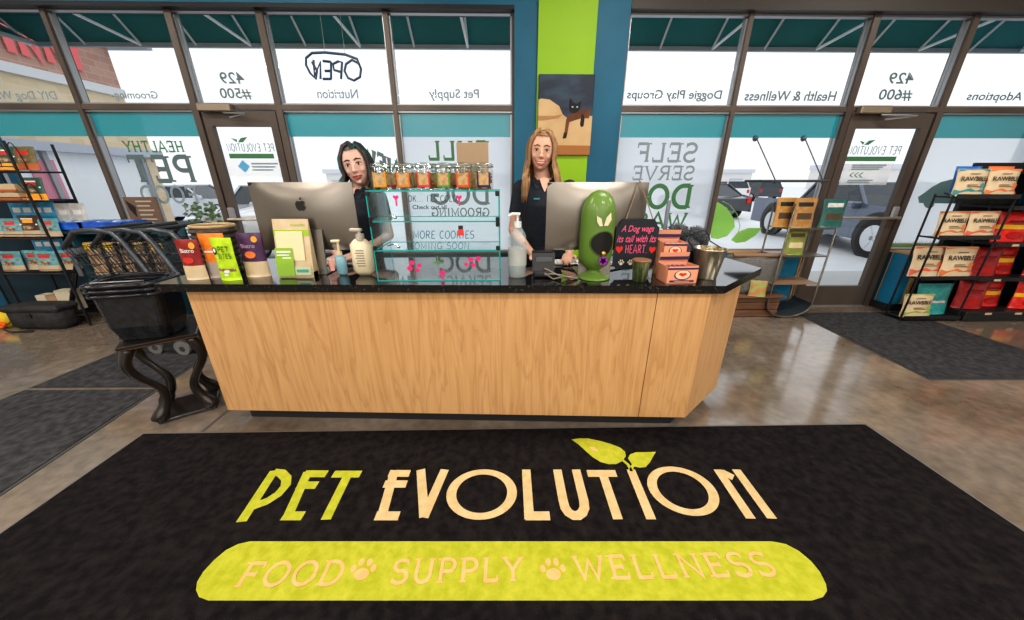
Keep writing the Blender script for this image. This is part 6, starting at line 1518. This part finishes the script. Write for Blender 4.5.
    for i in range(9):
        for k_ in range(nn):
            b_ = (k_+.5)/nn*2*pi; fr_ = -sin(b_)
            lim = 9 if fr_ < .1 else (3.2 if fr_ > .55 else 5)
            if i < lim: Fc.append([idx_(i, k_), idx_(i, k_+1), idx_(i+1, k_+1), idx_(i+1, k_)])
    hm.add([MH @ Vector(v) for v in Vc], Fc+[[k_ for k_ in range(nn)]])
    hm.build('hair', hairm, t, smooth=True)
    return t, hl
# right hand person: standing, smiling, head top at pixel row 127.5
YR = 2.50
hz = at(540, 131.5, Y=YR).z; xh = at(541.5, 150, Y=YR).x; xb = at(545, 200, Y=YR).x
shz_ = at(540, 181, Y=YR).z
PX = xb
armsR = [((PX-.165, YR-.0, shz_-.05), (PX-.225, YR+.0, shz_-.33), (PX-.10, YR-.29, CZ+.05), (.45, -1, -.12), (0, 0, 1), 1),
         ((PX+.165, YR-.0, shz_-.05), (PX+.235, YR+.02, shz_-.32), (PX+.14, YR-.27, CZ+.05), (-.3, -1, -.12), (0, 0, 1), -1)]
tR, hlR = person('smiling person with long light brown hair and black polo shirt behind the right computer', PX, YR, hz, (xh-xb, -.02), radians(4), radians(-6), skin1, hairA, lipm, brow, .85, 1., armsR,
       dict(part=.0, len=.27, wave=.007, flare=.03), 0, shz_)
# small shirt logo
MB().box(PX-.09, PX-.05, YR-.132, YR-.128, shz_-.115, shz_-.105).build('shirt_logo', mat('teal stitch', (.05, .3, .35), .6), tR)
MB().ball(hlR(.0755, -.006, -.03), .005, 8).build('earring', chrome, tR)
# left hand person: a little lower, head tilted, dark hair with green tint
YL = 2.42
hz2 = at(352, 145, Y=YL).z; xh2 = at(359, 163, Y=YL).x; xb2 = at(358, 230, Y=YL).x; shz2 = at(360, 190, Y=YL).z
PL = xb2
armsL = [((PL-.165, YL-.0, shz2-.05), (PL-.235, YL+.02, shz2-.30), (PL-.06, YL-.22, CZ+.05), (.2, -1, -.12), (0, 0, 1), 1),
         ((PL+.165, YL-.0, shz2-.05), (PL+.20, YL+.03, shz2-.30), (PL+.03, YL-.20, CZ+.05), (-.3, -1, -.12), (0, 0, 1), -1)]
person('person with long dark green tinted hair in a black top behind the left computer', PL, YL, hz2, (xh2-xb2, -.04), radians(-11), radians(8), skin2, hairB, lipd, browd, 1.0, .35, armsL,
       dict(part=.022, len=.24, wave=.004, flare=.035), 0, shz2)

# ================================================================== light
def area(name, loc, rot, sx, sy, power, col=(1, 1, 1)):
    l = bpy.data.lights.new(name, 'AREA'); l.shape = 'RECTANGLE'; l.size = sx; l.size_y = sy; l.energy = power; l.color = col
    o = bpy.data.objects.new(name, l); COL.objects.link(o); o.location = loc; o.rotation_euler = rot; return o
k_ = 0
for x in (-5, -2.2, 1.2, 4.2):
    for y in (-2.8, -.4, 2.0):
        area('lamp', (x, y, 3.56), (0, 0, 0), 1.2, .3, 46, (1, .93, .84))
# soft bounce from the bright shop interior behind the photographer
area('lamp', (0, -3.6, 2.6), (radians(68), 0, 0), 7, 2.2, 105, (1, .95, .88))
W = bpy.data.worlds.new('world'); SC.world = W; W.use_nodes = True; nt = W.node_tree
bg = nt.nodes['Background']; tc = nt.nodes.new('ShaderNodeTexCoord'); sp_ = nt.nodes.new('ShaderNodeSeparateXYZ'); rp_ = nt.nodes.new('ShaderNodeValToRGB')
rp_.color_ramp.elements[0].position = .0; rp_.color_ramp.elements[0].color = (.78, .81, .86, 1); rp_.color_ramp.elements[1].position = .6; rp_.color_ramp.elements[1].color = (.92, .95, 1, 1)
nt.links.new(tc.outputs['Generated'], sp_.inputs[0]); nt.links.new(sp_.outputs[2], rp_.inputs[0]); nt.links.new(rp_.outputs[0], bg.inputs[0]); bg.inputs[1].default_value = 1.14
SC.view_settings.view_transform = 'Standard'; SC.view_settings.look = 'Medium High Contrast'; SC.view_settings.exposure = 0
SC.cycles.use_denoising = True; SC.cycles.max_bounces = 10; SC.cycles.transparent_max_bounces = 24; SC.cycles.diffuse_bounces = 4; SC.cycles.glossy_bounces = 4; SC.cycles.sample_clamp_indirect = 6
SC.cycles.caustics_reflective = False; SC.cycles.caustics_refractive = False
